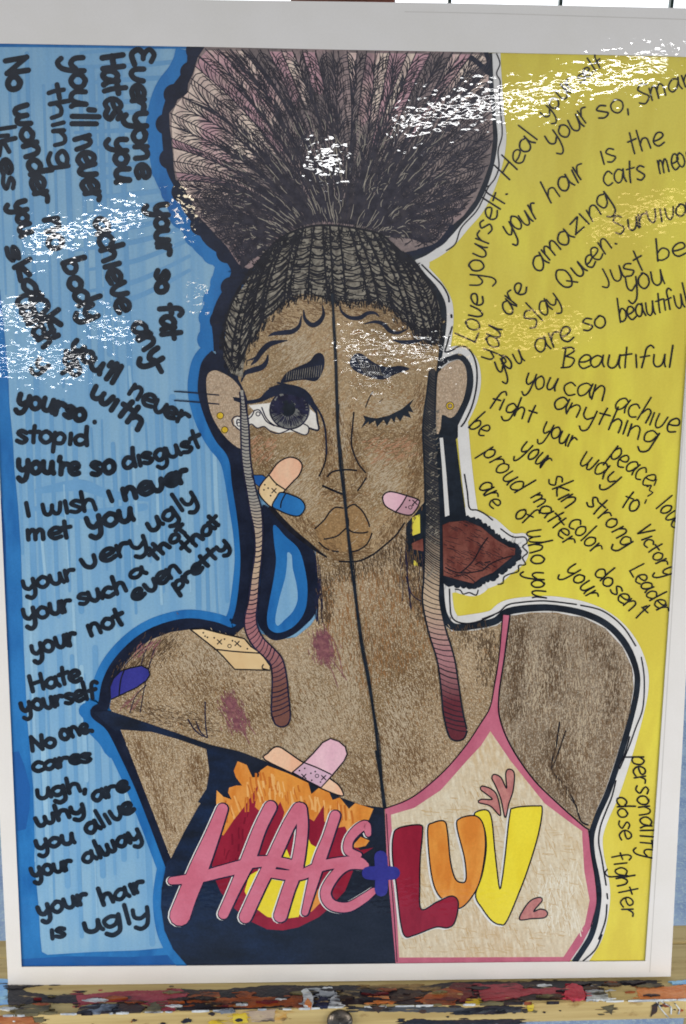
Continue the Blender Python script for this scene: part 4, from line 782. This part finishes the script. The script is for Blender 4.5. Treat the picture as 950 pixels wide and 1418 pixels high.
def write(d, text, path, xh, wd, slant=0.0, jit=.055):
    P_ = smooth([tuple(map(float, p)) for p in path], False, 2) if len(path) > 2 else path
    xh = xh - wd * .8; i0 = wd * .4
    cum = [0]
    for a, b in zip(P_, P_[1:]): cum.append(cum[-1] + hypot(b[0] - a[0], b[1] - a[1]))
    tot = cum[-1] - 2 * i0; adv = sum(GL[c][0] for c in text) - .12; sx = tot / adv
    def pos(s):
        s = s + i0; s0 = max(0, min(cum[-1], s)); k = 0
        while k < len(cum) - 2 and cum[k + 1] < s0: k += 1
        a, b = P_[k], P_[k + 1]; l = cum[k + 1] - cum[k]; tx, ty = (b[0] - a[0]) / l, (b[1] - a[1]) / l
        q = s - cum[k]; return a[0] + tx * q, a[1] + ty * q, tx, ty
    x = 0
    for c in text:
        w_, strokes = GL[c]; jx, jy, js, ja = RND.uniform(-jit, jit), RND.uniform(-jit, jit), RND.uniform(1 - jit * 1.4, 1 + jit * 1.4), RND.uniform(-jit, jit) * 1.6
        cx, cy, tx, ty = pos((x + w_ / 2) * sx)
        for st in strokes:
            pts = []
            for gx, gy in st:
                lx = (gx - w_ / 2 + jx) * sx + gy * slant * xh + gy * ja * xh + RND.uniform(-.02, .02) * xh; ly = (gy * js + jy) * xh + RND.uniform(-.02, .02) * xh + wd * .4
                pts.append((cx + tx * lx + ty * ly, cy + ty * lx - tx * ly))
            d.stroke(pts, wd * RND.uniform(.92, 1.08), step=1.6, wob=.06)
        x += w_
LEFT = [
 ('Everyone', [(180, 66), (180, 150), (186, 248)], 24), ('Hates', [(138, 75), (144, 169)], 26), ('you', [(154, 188), (158, 256)], 24), ("you'll", [(92, 75), (98, 178)], 26), ('never', [(100, 190), (116, 283)], 27),
 ('thing', [(64, 116), (78, 236)], 20), ('No', [(4, 80), (10, 130)], 25), ('wonder', [(17, 146), (32, 215), (48, 284)], 24), ('no', [(57, 302), (66, 350)], 25), ('body', [(82, 362), (97, 405), (120, 450)], 24),
 ('likes', [(-9, 172), (3, 264)], 20), ('you', [(14, 278), (27, 330)], 22), ('skank,', [(4, 343), (35, 408), (78, 470)], 21), ('Catch', [(16, 412), (36, 450), (58, 486)], 22), ('y', [(42, 505), (60, 520)], 18), ('up', [(82, 494), (103, 528)], 20),
 ("you'll", [(92, 480), (122, 510), (158, 534)], 21), ('never', [(174, 546), (215, 572), (256, 592)], 20), ('with', [(119, 548), (155, 572), (193, 600)], 21),
 ('your', [(208, 279), (216, 356)], 24), ('so', [(214, 371), (214, 408)], 22), ('fat', [(219, 421), (222, 474)], 23),
 ('Achieve', [(127, 300), (142, 370), (160, 436)], 25), ('any-', [(178, 448), (214, 522)], 24),
 ('yourso', [(20, 562), (70, 574), (118, 588)], 22), ('.', [(128, 588), (134, 588)], 16), ('stopid', [(20, 614), (123, 619)], 20), ("you're", [(22, 656), (112, 661)], 22), ('so', [(124, 661), (161, 658)], 23), ('disgust', [(170, 652), (230, 638), (284, 619)], 20),
 ('I', [(34, 717), (43, 716)], 17), ('wish', [(56, 717), (137, 707)], 20), ('I', [(151, 698), (160, 694)], 14), ('never', [(170, 695), (218, 684), (266, 664)], 21), ('met', [(36, 750), (102, 746)], 19), ('you', [(120, 738), (190, 722)], 23),
 ('your', [(32, 822), (107, 804)], 19), ('very', [(116, 793), (207, 757)], 20), ('ugly', [(210, 741), (276, 694)], 19), ('your', [(32, 864), (104, 847)], 20), ('such', [(109, 842), (179, 819)], 19), ('a', [(179, 806), (204, 796)], 16), ('thot', [(214, 780), (264, 735)], 16), ('that', [(258, 771), (311, 722)], 16),
 ('your', [(43, 912), (110, 892)], 20), ('not', [(123, 884), (177, 864)], 19), ('even', [(187, 837), (255, 791)], 18), ('pretty', [(244, 823), (322, 757)], 16),
 ('Hate', [(42, 961), (116, 944)], 19), ('yourself', [(29, 990), (138, 967)], 18), ('No', [(42, 1043), (81, 1036)], 18), ('one.', [(85, 1029), (132, 1013)], 18), ('cares', [(44, 1072), (130, 1055)], 17),
 ('ugh,', [(49, 1110), (122, 1096)], 17), ('why', [(49, 1148), (122, 1126)], 17), ('are', [(129, 1113), (180, 1095)], 17), ('you', [(49, 1181), (107, 1168)], 18), ('alive', [(120, 1159), (190, 1124)], 19), ('your', [(43, 1219), (104, 1205)], 18), ('alway', [(116, 1200), (200, 1161)], 18),
 ('your', [(54, 1273), (125, 1251)], 19), ('hair', [(141, 1257), (205, 1233)], 18), ('is', [(66, 1302), (93, 1299)], 17), ('ugly', [(116, 1296), (211, 1273)], 20)]
for t_, p_, h_ in LEFT:
    d = Draw(5); write(d, t_, p_, h_, 7.9 if h_ > 20 else 6.4); d.done('handwriting', M_INK, bb, 'thick black marker word')
RIGHT = [
 ('Heal', [(704, 252), (747, 192)], 16), ('your', [(757, 168), (800, 118)], 15), ('self', [(802, 118), (836, 90)], 11), ('your', [(764, 208), (822, 165)], 18), ('so,', [(828, 168), (872, 152)], 17), ('Smart', [(884, 148), (974, 112)], 16),
 ('your', [(704, 334), (748, 298)], 18), ('hair', [(762, 282), (816, 243)], 17), ('is', [(832, 229), (854, 222)], 17), ('the', [(872, 215), (920, 200)], 16), ('cats', [(835, 259), (894, 249)], 18), ('meow', [(912, 241), (969, 228)], 18),
 ('Love', [(657, 478), (666, 445), (672, 412)], 17), ('yourself.', [(672, 398), (676, 340), (704, 268)], 18), ('you', [(684, 503), (697, 455)], 18), ('are', [(706, 441), (732, 399)], 17), ('amazing', [(744, 380), (800, 325), (850, 280)], 17),
 ('you', [(692, 522), (726, 500)], 17), ('Slay', [(735, 459), (779, 418)], 16), ('Queen.', [(784, 405), (854, 338)], 16), ('Survivor', [(853, 327), (900, 312), (964, 296)], 15), ('Just', [(836, 402), (895, 372)], 17), ('be', [(908, 362), (951, 355)], 15), ('you', [(866, 407), (922, 394)], 18),
 ('are', [(742, 490), (796, 470)], 18), ('so', [(807, 461), (842, 453)], 16), ('beautiful', [(857, 449), (910, 434), (954, 424)], 16), ('Beautiful', [(776, 511), (930, 508)], 16),
 ('you', [(722, 535), (768, 543)], 17), ('can', [(777, 545), (838, 556)], 17), ('achive', [(848, 567), (933, 602)], 17), ('anything', [(762, 565), (830, 590), (906, 618)], 16), ('fight', [(676, 563), (737, 587)], 15), ('your', [(746, 600), (794, 622)], 16), ('way', [(799, 640), (848, 674)], 17),
 ('peace', [(841, 633), (895, 675)], 17), ('love', [(907, 702), (934, 733)], 15), ('be', [(647, 592), (667, 606)], 15), ('proud', [(667, 628), (685, 652), (712, 684)], 16), ('your', [(716, 626), (755, 652)], 17), ('skin', [(756, 664), (783, 706)], 16), ('strong', [(809, 698), (840, 730), (862, 760)], 15), ('to', [(857, 700), (880, 713)], 15), ('Victory', [(880, 735), (918, 800)], 14), ('Leader', [(869, 790), (915, 852)], 14),
 ('are', [(661, 673), (682, 706)], 15), ('of', [(710, 714), (729, 727)], 15), ('matter', [(732, 688), (752, 715), (784, 758)], 14), ('color', [(783, 726), (822, 770)], 15), ('who', [(726, 733), (736, 783)], 17), ('you', [(734, 790), (737, 828)], 17), ('your', [(780, 790), (815, 832)], 15), ("dosen't", [(820, 793), (885, 862)], 14),
 ('personality', [(872, 1046), (882, 1110), (888, 1188)], 15), ('dose', [(853, 1102), (858, 1162)], 14), ('fighter', [(846, 1182), (862, 1268)], 15)]
for t_, p_, h_ in RIGHT:
    d = Draw(5); write(d, t_, p_, h_ * 1.14 + 1, 2.3, slant=.1, jit=.075); d.done('handwriting', M_PEN, yb, 'thin black pen word')
d = Draw(5).stroke([(896, 674), (902, 672), (899, 679), (904, 682), (897, 687)], 1.8).stroke([(909, 664), (906, 672)], 1.8).stroke([(895, 692), (893, 697)], 1.8); d.done('handwriting', M_PEN, yb, 'small pen ampersand between two words')

# ---- white margin of the print
I_ = [(-26.5, 60.5), (280, 65.5), (472, 69.5), (700, 73.5), (910, 78), (979, 80), (893, 1329.5), (720, 1331), (546, 1333), (260, 1336), (30.5, 1337.5)]
O_ = [(-57, -6), (320, 1), (480, 3), (640, 5.5), (900, 11), (996, 13), (928, 1351), (720, 1354), (546, 1356.4), (260, 1360.5), (12, 1364)]
IN_ = [(*at(*p), 20 * LAY) for p in I_]; ON_ = [(*at(*p), 20 * LAY) for p in O_]; k_ = len(I_)
link('margin', IN_ + ON_, [(i, (i + 1) % k_, k_ + (i + 1) % k_, k_ + i) for i in range(k_)], M_PAPER, poster)

# ================================================================== EASEL, TABLE, ROOM
def solid(name, base, rough=.6, spec=.3, bump=None, stains=()):
    """procedural surface in object metres; stains = (colour, scale xyz, lo, hi, offset) laid over base"""
    m = bpy.data.materials.new(name); m.use_nodes = True; N, L = m.node_tree.nodes, m.node_tree.links
    P = N['Principled BSDF']; P.inputs['Roughness'].default_value = rough; P.inputs['Specular IOR Level'].default_value = spec
    tc = N.new('ShaderNodeTexCoord'); col = base
    for c, sc, lo, hi, off in stains:
        mp = N.new('ShaderNodeMapping'); mp.inputs['Scale'].default_value = sc; mp.inputs['Location'].default_value = (off, off * 1.7, 0); L.new(tc.outputs['Object'], mp.inputs[0])
        n_ = N.new('ShaderNodeTexNoise'); n_.inputs['Scale'].default_value = 1; n_.inputs['Detail'].default_value = 5; n_.inputs['Roughness'].default_value = .62; L.new(mp.outputs[0], n_.inputs['Vector'])
        r = N.new('ShaderNodeMapRange'); r.inputs[1].default_value = lo; r.inputs[2].default_value = hi; L.new(n_.outputs[0], r.inputs[0])
        x_ = N.new('ShaderNodeMix'); x_.data_type = 'RGBA'; L.new(r.outputs[0], x_.inputs[0])
        if isinstance(col, tuple): x_.inputs[6].default_value = col
        else: L.new(col, x_.inputs[6])
        x_.inputs[7].default_value = c; col = x_.outputs[2]
    if isinstance(col, tuple): P.inputs['Base Color'].default_value = col
    else: L.new(col, P.inputs['Base Color'])
    if bump:
        n_ = N.new('ShaderNodeTexNoise'); n_.inputs['Scale'].default_value = bump[0]; n_.inputs['Detail'].default_value = 4; L.new(tc.outputs['Object'], n_.inputs['Vector'])
        b = N.new('ShaderNodeBump'); b.inputs['Distance'].default_value = bump[1]; b.inputs['Strength'].default_value = 1; L.new(n_.outputs[0], b.inputs['Height']); L.new(b.outputs[0], P.inputs['Normal'])
    return m
def box(name, lo, hi, mat, parent=None, bev=.002):
    import bmesh
    bm = bmesh.new(); bmesh.ops.create_cube(bm, size=1)
    for v in bm.verts: v.co = Vector([(a + b) / 2 + (b - a) * c for a, b, c in zip(lo, hi, v.co)])
    if bev: bmesh.ops.bevel(bm, geom=list(bm.edges), offset=bev, segments=2, affect='EDGES', profile=.6)
    me = bpy.data.meshes.new(name); bm.to_mesh(me); bm.free(); me.materials.append(mat)
    o = bpy.data.objects.new(name, me); COL.objects.link(o)
    if parent: o.parent = parent; 
    return o
WOODC = C(196, 168, 112, 'b')
M_WOOD = solid('pale_wood', WOODC, .5, .3, (300, .0002), [(C(176, 146, 92, 'b'), (6, 140, 140), .42, .62, 3), (C(150, 118, 70, 'b'), (40, 60, 60), .62, .72, 9)])
def dab(name, rgb, rgb2, rough=.35): return solid(name, C(*rgb, 'b'), rough, .5, (420, .0006), [(C(*rgb2, 'b'), (60, 190, 190), .45, .6, RND.uniform(0, 9)), (C(40, 34, 36, 'b'), (34, 170, 170), .56, .66, RND.uniform(0, 9)), (C(168, 138, 88, 'b'), (46, 240, 240), .62, .68, RND.uniform(0, 9))])
ZL = (EV * at(470, 1358)[1]).z                     # ledge top: the board's bottom edge stands on it
pF = on_z(470, 1392, ZL); YF = pF.y; PB = on_y(700, 1414, YF); ZT = PB.z
FL, FRt = on_z(0, 1406, ZL), on_z(950, 1384, ZL); FD = (FRt - FL).normalized(); FN = Vector((FD.y, -FD.x, 0)); YAW = math.atan2(FD.y, FD.x)
def on_f(x, y, off=0): d = ray(x, y); return CAM + d * ((FL + FN * off - CAM).dot(FN) / d.dot(FN))
ZT = on_f(800, 1415).z
easel = empty('easel', (0, YF, ZT), 'paint-stained pale wooden easel ledge holding the art poster', 'easel')
def rel(o): o.matrix_parent_inverse = Matrix.Translation(easel.location).inverted(); return o
lg = box('ledge', (-.45, 0, ZT - ZL + .0004), (.45, .035 - YF, 0), M_WOOD, easel, .0025); lg.matrix_parent_inverse = Matrix.Translation(easel.location).inverted()
lg.location = (FL + FRt) / 2 + Vector((0, 0, -.0004)); lg.rotation_euler = (0, 0, YAW)
mast = rel(box('mast', (-.035, .100, ZT + .002), (.03, .125, .706), solid('dark_wood', C(120, 70, 55, 't'), .6, .3, None, [(C(96, 56, 44, 't'), (120, 120, 6), .4, .6, 2)]), easel, .002))
# dried paint smeared along the ledge top (x,y photo pixels -> ledge surface)
def smear(pts, m_, z=.0004, plane='top', jag=2.0, name='paint_smear'):
    n_ = len(pts); q = []
    for i in range(n_):
        a, b = pts[i], pts[(i + 1) % n_]; k = max(1, int(hypot(b[0] - a[0], b[1] - a[1]) / 2.2)); off = [0, 0]
        for j in range(k):
            off = [o_ * .6 + RND.uniform(-1, 1) for o_ in off]; f = jag * .55 * min(1, 4 * j / k, 4 * (k - j) / k)
            q.append((a[0] + (b[0] - a[0]) * j / k + off[0] * f, a[1] + (b[1] - a[1]) * j / k + off[1] * f * .55))
    shapes = [q]
    x0, x1, y0, y1 = min(p[0] for p in pts), max(p[0] for p in pts), min(p[1] for p in pts), max(p[1] for p in pts)
    if name == 'paint_smear' and x1 - x0 > 14:      # dry-brush streaks running out of the patch along the wood
        for _ in range(int(5 + (x1 - x0) / 12)):
            yy = RND.uniform(y0, y1); xx = RND.choice([x0, x1]) if RND.random() < .6 else RND.uniform(x0, x1); l = RND.uniform(4, 20); h = RND.uniform(.3, 1.1)
            sl = -.022 * l; xx -= l * .5
            top = [(xx, yy), (xx + l * .3, yy + sl * .3 - h * RND.uniform(.6, 1)), (xx + l * .7, yy + sl * .7 - h * RND.uniform(.3, 1)), (xx + l, yy + sl)]
            shapes.append(top + [(xx + l * .66, yy + sl * .66 + h * RND.uniform(.3, 1)), (xx + l * .3, yy + sl * .3 + h * RND.uniform(.4, 1))])
    V, F = [], []
    for k, q in enumerate(shapes):
        if plane == 'top':
            q = [(x_, min(y_, 1404.5 - .0235 * x_)) for x_, y_ in q]
            zz = z * (1 if k == 0 else .75 + .02 * (k % 12)); v = [on_z(x_, y_, ZL - .0004 + zz) for x_, y_ in q]; lowv = [p - Vector((0, 0, zz + .0004)) for p in v]
        else:
            zz = z * (1 if k == 0 else .75 + .02 * (k % 12)); v = [on_f(x_, y_, zz) for x_, y_ in q]; lowv = [p - FN * (zz + .0004) for p in v]
        b = len(V); m0 = len(v); V += [tuple(p) for p in v + lowv]
        F.append(tuple(range(b, b + m0))); F += [(b + i, b + (i + 1) % m0, b + m0 + (i + 1) % m0, b + m0 + i) for i in range(m0)]
    return rel(link(name, V, F, m_, easel))
K_BLACK = dab('dried_black_paint', (34, 34, 40), (52, 40, 42)); K_RED = dab('dried_red_paint', (160, 62, 70), (140, 46, 56)); K_ORG = dab('dried_orange_paint', (160, 78, 36), (120, 60, 36)); K_WHT = dab('dried_white_paint', (210, 206, 200), (150, 150, 152))
K_GRN = dab('dried_olive_paint', (110, 98, 66), (84, 74, 52)); K_MUD = dab('dried_brown_paint', (70, 48, 38), (40, 34, 34)); K_BLU = dab('dried_blue_paint', (120, 165, 225), (150, 190, 235)); K_YEL = dab('dried_yellow_paint', (196, 160, 30), (210, 180, 60)); K_MAR = dab('dried_maroon_paint', (104, 34, 36), (80, 28, 32)); K_BORG = dab('dried_bright_orange_paint', (206, 116, 58), (222, 140, 84), .2)
def tp(*p): return [(a / 3.958, 1340 + b / 3.958) for a, b in p]
def tq(*p): return [(240 + a / 3.958, 1340 + b / 3.958) for a, b in p]
def tr(*p): return [(480 + a / 3.958, 1330 + b / 3.958) for a, b in p]
def ts(*p): return [(630 + a / 2.969, 1250 + b / 2.969) for a, b in p]
smear(tp((-5, 60), (44, 64), (46, 200), (-5, 208)), K_BLU, .0003)
smear(tp((45, 98), (130, 96), (240, 96), (180, 104), (120, 112), (150, 132), (260, 150), (400, 144), (440, 150), (420, 196), (240, 190), (46, 205)), K_BLACK)
smear(tp((420, 150), (560, 138), (700, 126), (860, 124), (970, 120), (960, 235), (900, 240), (800, 200), (600, 185), (430, 205)), K_RED, .0006)
smear(tp((80, 258), (120, 210), (200, 192), (280, 200), (270, 230), (200, 250), (120, 258)), K_GRN, .002, jag=3)
smear(tp((420, 250), (440, 215), (540, 195), (650, 200), (640, 235), (520, 256)), K_BLACK, .0014); smear(tp((500, 245), (560, 200), (640, 200), (610, 232)), dab('dried_grey_paint', (120, 125, 135), (60, 62, 70)), .002, jag=3.5)
smear(tp((640, 240), (660, 195), (740, 185), (795, 215), (770, 242)), K_MUD, .0014); smear(tp((780, 245), (850, 185), (885, 215), (880, 245)), K_GRN, .0012)
smear(tp((150, 206), (240, 204), (120, 214)), K_BLACK, .0008); smear(tp((45, 100), (100, 98), (130, 106), (60, 116)), K_BLACK, .001)
smear(tq((-10, 112), (80, 118), (240, 122), (420, 104), (560, 96), (960, 98), (960, 215), (600, 215), (300, 232), (40, 235), (-10, 200)), K_BLACK)
smear(tq((75, 160), (150, 130), (250, 135), (250, 165), (420, 165), (560, 160), (720, 150), (700, 215), (560, 205), (450, 215), (300, 212), (200, 190), (110, 185), (75, 190)), K_ORG, .0008, jag=3)
smear(tq((340, 150), (400, 128), (440, 140), (430, 165), (360, 165)), K_ORG, .001)
smear(tq((-10, 118), (40, 115), (80, 135), (60, 175), (-10, 178)), K_RED, .001)
smear(tq((700, 128), (730, 112), (757, 140), (770, 190), (760, 212), (715, 205), (712, 150)), K_WHT, .002); smear(tq((800, 130), (825, 105), (870, 104), (885, 140), (850, 152), (805, 150)), K_WHT, .002)
smear(tq((850, 205), (880, 150), (915, 150), (922, 190), (900, 212)), K_WHT, .0016, jag=3); smear(tq((720, 200), (735, 165), (760, 200), (755, 212)), K_BORG, .0024); smear(tq((780, 200), (810, 155), (845, 165), (850, 205), (815, 212)), dab('dried_indigo_paint', (36, 38, 64), (28, 30, 44)), .0022)
smear(tr((-5, 135), (80, 140), (200, 150), (420, 140), (560, 120), (640, 118), (950, 112), (950, 235), (700, 235), (400, 240), (-5, 240)), K_BLACK, .0003)
smear(tr((130, 215), (150, 195), (230, 195), (245, 225), (170, 238)), K_BORG, .001); smear(tr((240, 225), (260, 170), (400, 160), (430, 185), (330, 215)), K_MUD, .0008)
smear(tr((400, 215), (480, 165), (560, 150), (640, 150), (650, 200), (560, 235), (420, 238)), K_ORG, .001, jag=3); smear(tr((560, 150), (590, 120), (680, 130), (690, 190), (620, 225), (640, 170)), K_MAR, .0012, jag=3)
smear(tr((90, 140), (280, 130), (520, 140), (500, 165), (380, 165), (300, 150), (180, 168)), dab('dried_ochre_paint', (140, 108, 60), (90, 70, 44)), .0007)
smear(tr((715, 150), (850, 130), (945, 128), (950, 210), (860, 195), (740, 212)), K_RED, .0012, jag=3); smear(tr((650, 225), (700, 210), (760, 230), (680, 240)), K_YEL, .001)
smear(ts((240, 335), (330, 318), (400, 322), (600, 322), (830, 318), (830, 340), (620, 342), (600, 395), (380, 400), (240, 400)), K_BLACK, .0004)
smear(ts((90, 340), (250, 330), (300, 352), (380, 350), (460, 350), (530, 350), (535, 392), (440, 395), (330, 372), (200, 398), (120, 405)), K_RED, .0008, jag=2.5)
smear(ts((455, 345), (480, 330), (525, 345), (535, 390), (490, 396), (450, 380)), dab('dried_crimson_paint', (186, 60, 72), (170, 46, 60), .15), .0024); smear(ts((530, 350), (560, 340), (610, 360), (640, 395), (540, 398)), K_WHT, .0016, jag=3)
smear(ts((600, 345), (720, 340), (745, 350), (760, 395), (650, 400), (640, 370)), M_WOOD, .0007)
smear(ts((745, 350), (800, 340), (880, 345), (960, 335), (960, 398), (760, 395)), K_BORG, .001)
smear(ts((890, 322), (960, 318), (960, 332), (895, 334)), K_BLU, .0012)
# stains on the front face
smear(tp((-8, 272), (60, 268), (180, 272), (190, 310), (-8, 312)), dab('dried_rust_paint', (150, 84, 44), (170, 104, 60)), .0005, 'front'); smear(tp((180, 275), (240, 272), (240, 296), (190, 310)), K_GRN, .0004, 'front')
smear(tq((330, 255), (400, 250), (412, 300), (330, 306)), K_YEL, .0005, 'front', 3); smear(tq((190, 300), (250, 285), (265, 309), (200, 312)), K_YEL, .0004, 'front', 2); smear(tq((415, 240), (560, 228), (550, 290), (430, 300)), dab('dried_mauve_paint', (168, 142, 120), (182, 156, 124)), .0003, 'front')
smear(tq((560, 250), (640, 240), (600, 300), (560, 306)), dab('dried_amber_paint', (190, 138, 62), (196, 160, 100)), .0003, 'front', 3); smear(tq((255, 238), (300, 232), (316, 248), (262, 256)), dab('dried_slate_paint', (80, 84, 92), (130, 132, 136)), .0012, 'front')
smear(tr((30, 262), (300, 256), (900, 262), (950, 255), (950, 285), (760, 290), (400, 282), (100, 280)), dab('dried_charcoal_paint', (76, 74, 74), (48, 48, 52)), .0005, 'front', 2); smear(tr((300, 345), (370, 320), (500, 330), (900, 322), (950, 330), (950, 352), (300, 352)), K_BLACK, .0004, 'front')
smear(tr((130, 255), (215, 252), (175, 290)), K_MUD, .001, 'front', 1.5); smear(ts((0, 445), (150, 425), (290, 432), (200, 458), (0, 462)), K_BLACK, .0005, 'front', 2.4); smear(ts((300, 422), (322, 418), (320, 445), (302, 448)), K_YEL, .0005, 'front'); smear(ts((810, 425), (840, 408), (830, 450), (805, 472)), K_MUD, .0006, 'front', 1.5); smear(ts((600, 430), (655, 420), (645, 462), (625, 445)), K_GRN, .0004, 'front', 2)
for a, b, c_ in (((825, 400), (850, 440), (880, 475)), ((845, 405), (890, 430), (890, 460)), ((905, 415), (925, 440), (920, 460))):
    q = ts(a, b, c_); smear([(p[0] - .8, p[1]) for p in q] + [(p[0] + .8, p[1]) for p in q[::-1]], K_WHT, .0008, 'front', .4, 'paint_drip')
DABS = [K_BLACK, K_MUD, K_BLACK, K_ORG, K_MUD, K_MAR, K_GRN, K_BLACK, K_WHT]
for i in range(60):
    x0 = RND.uniform(5, 915); y0 = RND.uniform(1369, 1397) - .0235 * x0 + 9; r_ = RND.uniform(1.5, 6)
    smear([(x0 - r_ * 3.2, y0 + r_ * .05), (x0 - r_ * .6, y0 - r_ * .4), (x0 + r_ * 2.4, y0 - r_ * .25), (x0 + r_ * 3.4, y0), (x0, y0 + r_ * .5)], RND.choice(DABS), RND.uniform(.0012, .0026), 'top', 2.4, 'paint_dab')
for i in range(22):
    x0 = RND.uniform(5, 945); y0 = RND.uniform(1409, 1420) - .0235 * x0 + RND.uniform(0, 6); r_ = RND.uniform(1, 5)
    smear([(x0 - r_ * 1.4, y0), (x0 - r_ * .3, y0 - r_ * .6), (x0 + r_ * 1.2, y0 - r_ * .2), (x0 + r_, y0 + r_ * .4), (x0 - r_ * .2, y0 + r_ * .6)], RND.choice(DABS), RND.uniform(.0004, .0008), 'front', 2.2, 'paint_dab')
# pale worn edge of the ledge
for i in range(46):
    x0 = RND.uniform(-5, 950); ye = 1405 - .0235 * x0; ln_ = RND.uniform(5, 26); h = RND.uniform(.25, .8); zz = RND.uniform(.0003, .0009)
    q = [(x0, ye), (x0 + ln_ * .4, ye - h - .0094 * ln_), (x0 + ln_, ye - .0235 * ln_), (x0 + ln_ * .5, ye + h - .012 * ln_)]
    vv = [on_z(x_, y_, ZL + zz) + Vector((0, -.0003, 0)) for x_, y_ in q]; vv += [p - Vector((0, 0, zz + .001)) for p in vv]
    rel(link('paint_fleck', [tuple(p) for p in vv], [(0, 1, 2, 3)] + [(k, (k + 1) % 4, 4 + (k + 1) % 4, 4 + k) for k in range(4)], K_WHT, easel))
# screw knob in the front face
import bmesh
bm = bmesh.new(); bmesh.ops.create_uvsphere(bm, u_segments=28, v_segments=14, radius=.0092)
for v in bm.verts: v.co.z *= .5
kp = on_f(470.5, 1412); me = bpy.data.meshes.new('screw_knob'); bmesh.ops.rotate(bm, verts=bm.verts, matrix=Matrix.Rotation(pi / 2, 3, 'X')); bmesh.ops.translate(bm, verts=bm.verts, vec=kp + Vector((0, -.001, 0))); bm.to_mesh(me); bm.free()
for p in me.polygons: p.use_smooth = True
mk = solid('tarnished_metal', (.16, .14, .12, 1), .35, .5, (500, .0003), [((.06, .055, .05, 1), (160, 160, 160), .45, .6, 1), ((.4, .36, .3, 1), (260, 260, 260), .64, .7, 4)]); mk.node_tree.nodes['Principled BSDF'].inputs['Metallic'].default_value = .8
me.materials.append(mk); o = bpy.data.objects.new('screw_knob', me); COL.objects.link(o); o.parent = easel; rel(o)

for sx in (-.3, .27): rel(box('leg', (sx, YF + .022, ZT - .719), (sx + .03, YF + .05, ZT - .0015), M_WOOD, easel, .002))
# wooden bar lying on the table behind the easel, and the white table
p1, p2 = on_z(2, 1354, ZT), on_z(948, 1331, ZT); yb_ = max(p1.y, p2.y, .14)
q1 = on_y(2, 1339, yb_); 
dl = (p2 - p1).normalized(); 
rail = box('wooden_bar', (-.75, 0, ZT + .0005), (.75, .02, on_y(940, 1305, p2.y).z), M_WOOD, None, .002)
rail.location = ((p1.x + p2.x) / 2, (p1.y + p2.y) / 2, 0); rail.rotation_euler = (0, 0, math.atan2(dl.y, dl.x))
tag(rail, label='pale wooden bar lying across the white table behind the poster', category='wooden bar')
e1, e2 = on_z(2, 1300, ZT), on_z(948, 1283, ZT)
M_TABLE = solid('white_table_top', C(226, 230, 220, 'b'), .45, .4, None, [(C(200, 206, 190, 'b'), (30, 30, 30), .5, .65, 2), (C(110, 150, 215, 'b'), (14, 14, 14), .66, .7, 5)])
table = empty('table', (0, 0, ZT), 'white paint-marked table under the wooden easel', 'table')
mid = (e1 + e2) / 2; 
TD = mid.y - YF - .07
tt = box('table_top', (-.9, -TD, -.03), (.9, 0, -.0005), M_TABLE, table, .003); tt.location = (mid.x, mid.y, 0); tt.rotation_euler = (0, 0, math.atan2(e2.y - e1.y, e2.x - e1.x))
for sx in (-.8, .8):
    for sy in (.06 - TD, -.06):
        l = box('leg', (sx - .025, sy - .025, -.72), (sx + .025, sy + .025, -.031), M_WOOD, table, .003); l.location = tt.location; l.rotation_euler = tt.rotation_euler
FZ = ZT - .72
M_FLOOR = solid('blue_grey_carpet', C(165, 180, 200, 'm'), .9, .1, (900, .0008), [(C(140, 156, 180, 'm'), (18, 18, 18), .4, .6, 2), (C(185, 196, 212, 'm'), (160, 160, 160), .5, .66, 4)])
tag(box('floor', (-4, -2, FZ - .05), (4, 4.2, FZ), M_FLOOR, None, 0), kind='structure', label='blue-grey carpet floor')
M_WALL = solid('pale_wall', (.55, .56, .58, 1), .8, .2)
WY = 4.0
wtop = on_y(470, 30, WY).z
tag(box('wall', (-4, WY, FZ), (4, WY + .1, wtop - .12), M_WALL, None, 0), kind='structure', label='pale wall below the window')
win = empty('window', (0, WY, wtop - .12), 'bright daylit window with dark green mullions above the poster top', 'window')
gm = bpy.data.materials.new('daylit_glass'); gm.use_nodes = True; gp = gm.node_tree.nodes['Principled BSDF']; gp.inputs['Emission Color'].default_value = (.93, .97, 1, 1); gp.inputs['Emission Strength'].default_value = 1.6; gp.inputs['Base Color'].default_value = (.8, .8, .8, 1)
o = box('pane', (-4, .03, 0), (4, .04, 1.6), gm, win, 0)
mg = solid('dark_green_metal', (.03, .06, .045, 1), .4, .4)
for px_ in (777, 931, 623, 469):
    x_ = on_y(px_, 4, WY).x; box('mullion', (x_ - .006, 0, 0), (x_ + .006, .029, 1.6), mg, win, 0)
box('frame', (-4, -.01, -.05), (4, .03, -.001), mg, win, 0); box('frame', (-4, -.01, 1.601), (4, .03, 1.66), mg, win, 0)
